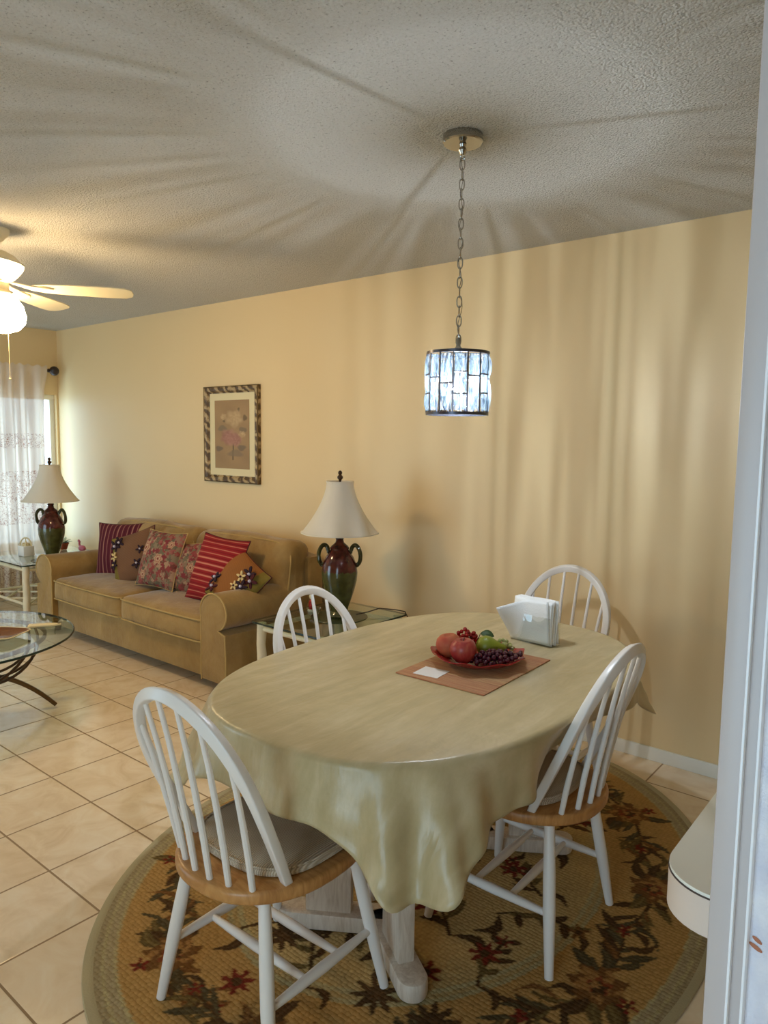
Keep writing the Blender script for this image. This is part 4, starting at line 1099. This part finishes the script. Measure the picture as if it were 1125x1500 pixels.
# lamps
def lamp(loc, label, rz):
    t = thing('table_lamp', loc, label, 'lamp', 'matching urn table lamps', rz)
    B = MB(); B.lathe([(0, 0), (.060, 0), (.066, .008), (.060, .020), (.048, .034), (.050, .050), (.062, .085), (.082, .145), (.097, .205), (.1005, .250), (.094, .295), (.078, .335), (.060, .362), (.050, .376), (.053, .388), (.046, .398), (.034, .408), (.024, .418), (.021, .434), (.026, .444), (.018, .455), (0, .455)], 40); B.build('urn_body', M_glaze, t)
    for s_ in (-1, 1):
        pts = [(.082, .292), (.104, .290), (.116, .318), (.117, .358), (.104, .392), (.086, .405), (.068, .392), (.062, .368), (.070, .352)]
        P = []
        for i in range(len(pts) - 1):
            for k in range(4):
                f_ = k / 4; P.append((pts[i][0] * (1 - f_) + pts[i + 1][0] * f_, pts[i][1] * (1 - f_) + pts[i + 1][1] * f_))
        for _ in range(3): P = [P[0]] + [((P[i - 1][0] + P[i][0] + P[i + 1][0]) / 3, (P[i - 1][1] + P[i][1] + P[i + 1][1]) / 3) for i in range(1, len(P) - 1)] + [P[-1]]
        B = MB(); B.tube([Vector((s_ * x, .008 * math.sin(i * .35), z)) for i, (x, z) in enumerate(P)], [.0115] * (len(P) - 4) + [.0095, .007, .0055, .004], 10)
        B.tube([Vector((s_ * x * .985, -.010 + .006 * math.sin(i * .5), z * .985 - .004)) for i, (x, z) in enumerate(P[:18])], .006, 8); B.build('handle', M_glaze2, t)
    B = MB(); B.tube([Vector((0, 0, .45)), Vector((0, 0, .755))], .004, 8)
    for k in range(3):
        a = k * 2 * PI / 3; B.tube([Vector((0, 0, .748)), Vector((.074 * math.cos(a), .074 * math.sin(a), .748))], .0015, 5)
    B.build('harp_stem', M_bronze, t)
    def md(a, z): return 1 - .022 * (1 - abs(math.cos(4 * a)))
    prof = []
    for k in range(15):
        q = k / 14; prof.append((.074 + .140 * q ** 1.65, .752 - .282 * q))
    inner = [(r_ - .0025, z) for r_, z in reversed(prof)]
    B = MB(); B.lathe(prof + inner, 96, mod=md, closed=True); s0 = B.build('lamp_shade', M_shade, t)
    B = MB(); B.lathe([(.0725, .748), (.0765, .748), (.0775, .757), (.0725, .757)], 64, mod=md, closed=True); B.build('shade_trim', M_shade, s0); B = MB(); B.lathe([(.2105, .4695), (.2165, .4695), (.2165, .476), (.2105, .476)], 96, mod=md, closed=True); B.build('shade_trim', M_shade, s0)
    B = MB(); B.lathe([(0, .754), (.006, .754), (.008, .765), (.015, .772), (.016, .782), (.009, .790), (.007, .793), (.011, .798), (.0115, .806), (.006, .814), (0, .816)], 16); B.build('finial', M_bronze, t)
    return t
LR = (-2.69, 2.915, TT + .0062); LL = (-5.655, 2.742, TT + .0062)
for (c, lab) in ((LR, 'round dark green mat under the lamp nearest the dining table'), (LL, 'round dark green mat under the lamp by the window')):
    B = MB(); B.lathe([(0, 0), (.158, 0), (.160, .002), (.158, .005), (0, .005)], 48); o = B.build('lamp_mat', M_greenglass, loc=(c[0], c[1], TT + .0006)); tag(o, lab, 'mat', 'round mats under the table lamps')
l1 = lamp(LR, 'urn table lamp with white bell shade between sofa and dining table', YAW)
lamp(LL, 'urn table lamp with white bell shade in front of the curtain', YAW)
iv = Matrix.Translation(Vector(LR)) @ Rz(YAW); iv = iv.inverted()
B = MB(); P = [iv @ Vector(p) for p in ((-2.60, 2.955, .512), (-2.57, 3.02, .520), (-2.55, 3.10, .530), (-2.48, 3.16, .522), (-2.445, 3.20, .510), (-2.425, 3.215, .46), (-2.42, 3.27, .30), (-2.42, 3.30, .22))]
B.tube(P, .0032, 8); B.build('power_cord', M_rod, l1)
# figurine + glass dish by the right lamp
fg = thing('figurine', (-2.90, 2.905, TT + .0006), 'small painted figurine with pale head on the side table, left of the lamp', 'figurine')
B = MB(); B.lathe([(0, 0), (.022, 0), (.024, .008), (.016, .014), (0, .014)], 18); B.build('base', M_china, fg)
B = MB(); B.lathe([(0, .013), (.014, .014), (.017, .03), (.012, .05), (.014, .06), (.007, .07), (0, .07)], 14); B.tube([Vector((.010, 0, .058)), Vector((.022, .006, .045)), Vector((.018, .016, .034))], .004, 7); B.tube([Vector((-.010, 0, .058)), Vector((-.022, .004, .048)), Vector((-.024, .008, .032))], .004, 7); B.build('body', M_berry, fg)
B = MB(); B.sphere((0, 0, .082), .012, 14, 10); B.build('head', M_cream, fg)
B = MB(); B.lathe([(0, .089), (.015, .089), (.013, .093), (.007, .100), (0, .102)], 14); B.build('hat', M_cream, fg)
dsh = MB(); dsh.lathe([(0, 0), (.022, 0), (.026, .006), (.040, .030), (.045, .045), (.042, .045), (.036, .030), (.022, .008), (0, .006)], 12)
o = dsh.build('glass_dish', glassy('cut_glass', (.85, .88, .84, 1), .12, .05), None, 0, loc=(-2.815, 2.838, TT + .0006)); tag(o, 'small clear cut-glass dish on the side table in front of the lamp', 'dish')
# things on the window side table
bk = thing('trinket_basket', (-6.02, 2.700, TT + .0006), 'small white ceramic basket with a hoop handle by the window', 'basket')
B = MB(); B.box(-.055, .055, -.045, .045, 0, .085, .006); B.build('box', M_china, bk)
B = MB(); B.tube([Vector((.052 * math.cos(a), 0, .080 + .070 * math.sin(a))) for a in [PI * k / 16 for k in range(17)]], .006, 8, M=Rz(.5)); B.tube([Vector((.045 * math.cos(a), 0, .085 + .055 * math.sin(a))) for a in [PI * k / 16 for k in range(17)]], .004, 8, M=Rz(-.4)); B.build('handle', M_cream, bk)
B = MB()
for k in range(7): B.sphere((.03 * math.cos(k * 2.4), .02 * math.sin(k * 2.4), .092), .016, 8, 6)
B.build('shells', M_cream, bk)
pt = thing('potted_plant', (-6.13, 3.075, TT + .0006), 'tiny potted plant in a terracotta pot beside the sofa arm', 'plant')
B = MB(); B.lathe([(0, 0), (.026, 0), (.040, .045), (.046, .05), (.046, .058), (.038, .058), (.036, .05), (0, .05)], 20); B.build('pot', M_terra, pt)
M_wleaf = simple('white_green_leaf', srgb(196, 206, 172), .5, var=.2)
for k in range(13):
    a = k * 2.4; up_ = .6 + .35 * math.sin(k * 1.9)
    B = MB(); vs = []; fs = []
    L = .07 + .02 * math.sin(k); 
    for i in range(6):
        q = i / 5; w_ = .013 * math.sin(q * PI) ** .8 + .001
        for s_ in (-1, 0, 1): vs.append((q * L * math.cos(up_ * (1 - .4 * q)), s_ * w_, .052 + q * L * math.sin(up_ * (1 - .4 * q)) + (.002 if s_ else 0)))
    for i in range(5):
        for j in range(2): p_ = i * 3 + j; fs.append((p_, p_ + 3, p_ + 4, p_ + 1))
    B.add(vs, fs, Rz(a)); o = B.build('leaf', M_leaf if k % 3 == 0 else M_wleaf, pt); o.modifiers.new('t', 'SOLIDIFY').thickness = .0012
pk = thing('bird_figurine', (-5.86, 3.10, TT + .0006), 'small pink bird figurine behind the left sofa arm', 'figurine')
B = MB(); B.sphere((0, 0, .035), .032, 16, 10, sc_=(1.35, .8, .85)); B.lathe([(0, 0), (.020, 0), (.016, .014), (0, .016)], 14); B.build('body', M_pink, pk)
B = MB(); B.tube([Vector((-.028, 0, .045)), Vector((-.046, 0, .068)), Vector((-.040, 0, .090)), Vector((-.052, 0, .096)), Vector((-.066, 0, .086))], [.010, .008, .009, .011, .004], 10); B.build('neck', M_pink, pk)

# ------------------------------------------------------------------ coffee table
CC = (-3.98, 1.37); CR = .60; CT = .45
cf = thing('coffee_table', (CC[0], CC[1], 0), 'round glass coffee table on curved bronze legs', 'table')
B = MB(); B.lathe([(0, CT - .012), (CR - .004, CT - .012), (CR, CT - .008), (CR, CT - .003), (CR - .004, CT), (0, CT)], 96); B.build('glass_top', M_glass, cf)
B = MB(); B.lathe([(CR - .004, CT - .0125), (CR + .001, CT - .0085), (CR + .001, CT - .003), (CR - .003, CT + .0005), (CR - .008, CT - .006)], 96, closed=True); B.build('glass_edge', M_glassedge, cf)
B = MB(); B.lathe([(.45, CT - .032), (.463, CT - .032), (.463, CT - .013), (.45, CT - .013)], 72, closed=True); B.build('ring', M_bronze, cf)
B = MB(); B.lathe([(0, .17), (.05, .18), (.07, .215), (.05, .245), (0, .25)], 24); B.build('hub', M_legbr, cf)
for k in range(4):
    a = math.radians(68 + 90 * k)
    P = []
    for i in range(15):
        q = i / 14; r_ = .03 + .465 * q; z = .225 - .205 * q ** 2.3 + .02 * math.sin(q * PI); sw = .12 * (q - 1) * q
        P.append(Vector((r_ * math.cos(a + sw), r_ * math.sin(a + sw), z)))
    B = MB(); B.tube(P, 1, 12, sq=(.030, .020), up=(0, 0, 1)); B.build('leg', M_legbr, cf)
for k in range(12):
    a = math.radians(30 * k + 10); tw = .9 if k % 2 else .55
    P = []
    for i in range(13):
        q = i / 12; r_ = .035 + .418 * math.sin(q * PI / 2) ** .85; z = .215 + .205 * q ** 2.2
        P.append(Vector((r_ * math.cos(a + tw * q), r_ * math.sin(a + tw * q), z)))
    B = MB(); B.tube(P, .0075, 8); B.build('basket_rod', M_bronze, cf)
# dish and paddle board on it
ds = thing('amber_dish', (-3.765, 1.55, CT + .0006), 'square amber-brown dish on the coffee table', 'dish', rz=.55)
B = MB(); hs = [(.045, 0), (.075, .012), (.105, .030), (.110, .032), (.104, .027), (.075, .017), (.04, .007), (.001, .006)]
vs = []; fs = []
for (h_, z) in hs:
    for i in range(32):
        a = 2 * PI * i / 32 + PI / 4; c, s_ = math.cos(a), math.sin(a); e = .4
        vs.append((math.copysign(abs(c) ** e, c) * h_, math.copysign(abs(s_) ** e, s_) * h_, z))
for r_ in range(len(hs) - 1):
    for i in range(32): j = (i + 1) % 32; fs.append((r_ * 32 + i, r_ * 32 + j, (r_ + 1) * 32 + j, (r_ + 1) * 32 + i))
fs.append(tuple(reversed(range(32)))); B.add(vs, fs); B.build('bowl', M_tray, ds)
B = MB(); B.tube([Vector((x, y, .0315)) for x, y in [(math.copysign(abs(math.cos(a)) ** .4, math.cos(a)) * .109, math.copysign(abs(math.sin(a)) ** .4, math.sin(a)) * .109) for a in [2 * PI * i / 48 + .01 for i in range(48)]]], .0028, 6, closed=True); B.build('rim', M_cream, ds)
pb = MB()
outl = [(-.085, -.028), (.02, -.026), (.045, -.022), (.060, -.014), (.074, -.012), (.080, 0), (.074, .012), (.060, .014), (.045, .022), (.02, .026), (-.085, .028)]
pb.prism(outl, 0, .010, .002)
o = pb.build('serving_board', M_cream, loc=(-3.850, 1.815, CT + .0006), rot=(0, 0, 1.0)); tag(o, 'slim cream wooden board with narrow handle near the coffee table edge', 'board')
B = MB(); B.tube([Vector((.068 + .006 * math.cos(a), .006 * math.sin(a), .0102)) for a in [2 * PI * k / 14 for k in range(14)]], .0012, 6, closed=True); B.build('hanging_hole', M_bronze, o)

# ------------------------------------------------------------------ curtain
cu = thing('sheer_curtain', (-6.5, 0, 0), 'sheer cream curtain with embroidered rose bands over the window', 'curtain')
B = MB(); nu_ = 520; vs = []; fs = []
y0, y1 = .75, 3.150
zs = [.035, .10, .3, .5, .7, .9, 1.1, 1.3, 1.5, 1.7, 1.9, 2.03, 2.06, 2.075, 2.10]
for zi, z in enumerate(zs):
    for i in range(nu_ + 1):
        s_ = i / nu_; y = y0 + (y1 - y0) * s_
        ph = y * 62 + 1.9 * math.sin(y * 9.3); am = .030 + .010 * math.sin(y * 11)
        kz = 1 if z < 1.9 else max(.25, 1 - (z - 1.9) * 4)
        dx = am * kz * math.sin(ph) + .012 * math.sin(y * 23 + z * 1.5) * (2.1 - z) * .4
        if z > 2.02: dx = dx * .6 + .030
        edge_in = .030 * (s_ - .9) / .1 * (1 - z / 2.1) if s_ > .9 else 0
        vs.append((dx, y - edge_in + .012 * math.sin(z * 3) * (s_ > .9), z + (.008 * math.sin(ph * 1.7) if zi == len(zs) - 1 else 0)))
for r_ in range(len(zs) - 1):
    for i in range(nu_): a = r_ * (nu_ + 1) + i; fs.append((a, a + 1, a + nu_ + 2, a + nu_ + 1))
B.add(vs, fs); B.build('panel', M_curt, cu, 180)
rd = thing('curtain_rod', (-6.5, 0, 2.066), 'dark curtain rod with ball finial above the window', 'curtain rod')
B = MB(); B.tube([Vector((0, .4, 0)), Vector((0, 3.175, 0))], .011, 12); B.build('rod', M_rod, rd)
B = MB(); B.sphere((0, 3.225, 0), .042, 20, 14); B.lathe([(0, -.03), (.018, -.03), (.014, -.02), (.020, -.012), (.012, 0), (0, 0)], 16, T(0, 3.20, 0) @ Rx(-PI / 2)); B.build('finial', M_rod, rd)
B = MB(); B.box(-.15, 0, 3.155, 3.170, -.012, .006, .002); B.box(-.15, -.142, 3.14, 3.185, -.04, .03, .002); B.build('bracket', M_rod, rd)

# ------------------------------------------------------------------ light
w = bpy.data.worlds.new('sky'); sc.world = w; w.use_nodes = True
bg = w.node_tree.nodes['Background']; bg.inputs[0].default_value = (.60, .82, 1.0, 1); bg.inputs[1].default_value = 6.0
def portal(loc, rot, sx, sy):
    L = bpy.data.lights.new('daylight_portal', 'AREA'); L.shape = 'RECTANGLE'; L.size = sx; L.size_y = sy; L.cycles.is_portal = True
    o = bpy.data.objects.new('daylight_portal', L); col.objects.link(o); o.location = loc; o.rotation_euler = rot
portal((XL - .13, (WY0 + WY1) / 2, (WZ0 + WZ1) / 2), (0, -PI / 2, 0), WZ1 - WZ0, WY1 - WY0)
portal((-5.3, -1.49, 1.05), (PI / 2, 0, 0), 2.0, 2.1)
portal((-.35, -1.49, 1.05), (PI / 2, 0, 0), 1.1, 2.1)
sc.view_settings.view_transform = 'Standard'; sc.view_settings.look = 'None'; sc.view_settings.gamma = 1; sc.view_settings.use_curve_mapping = False
sc.view_settings.exposure = 0
sc.cycles.use_light_tree = True; sc.cycles.max_bounces = 8; sc.cycles.transparent_max_bounces = 16; sc.cycles.sample_clamp_indirect = 6
sc.cycles.caustics_reflective = False; sc.cycles.caustics_refractive = False
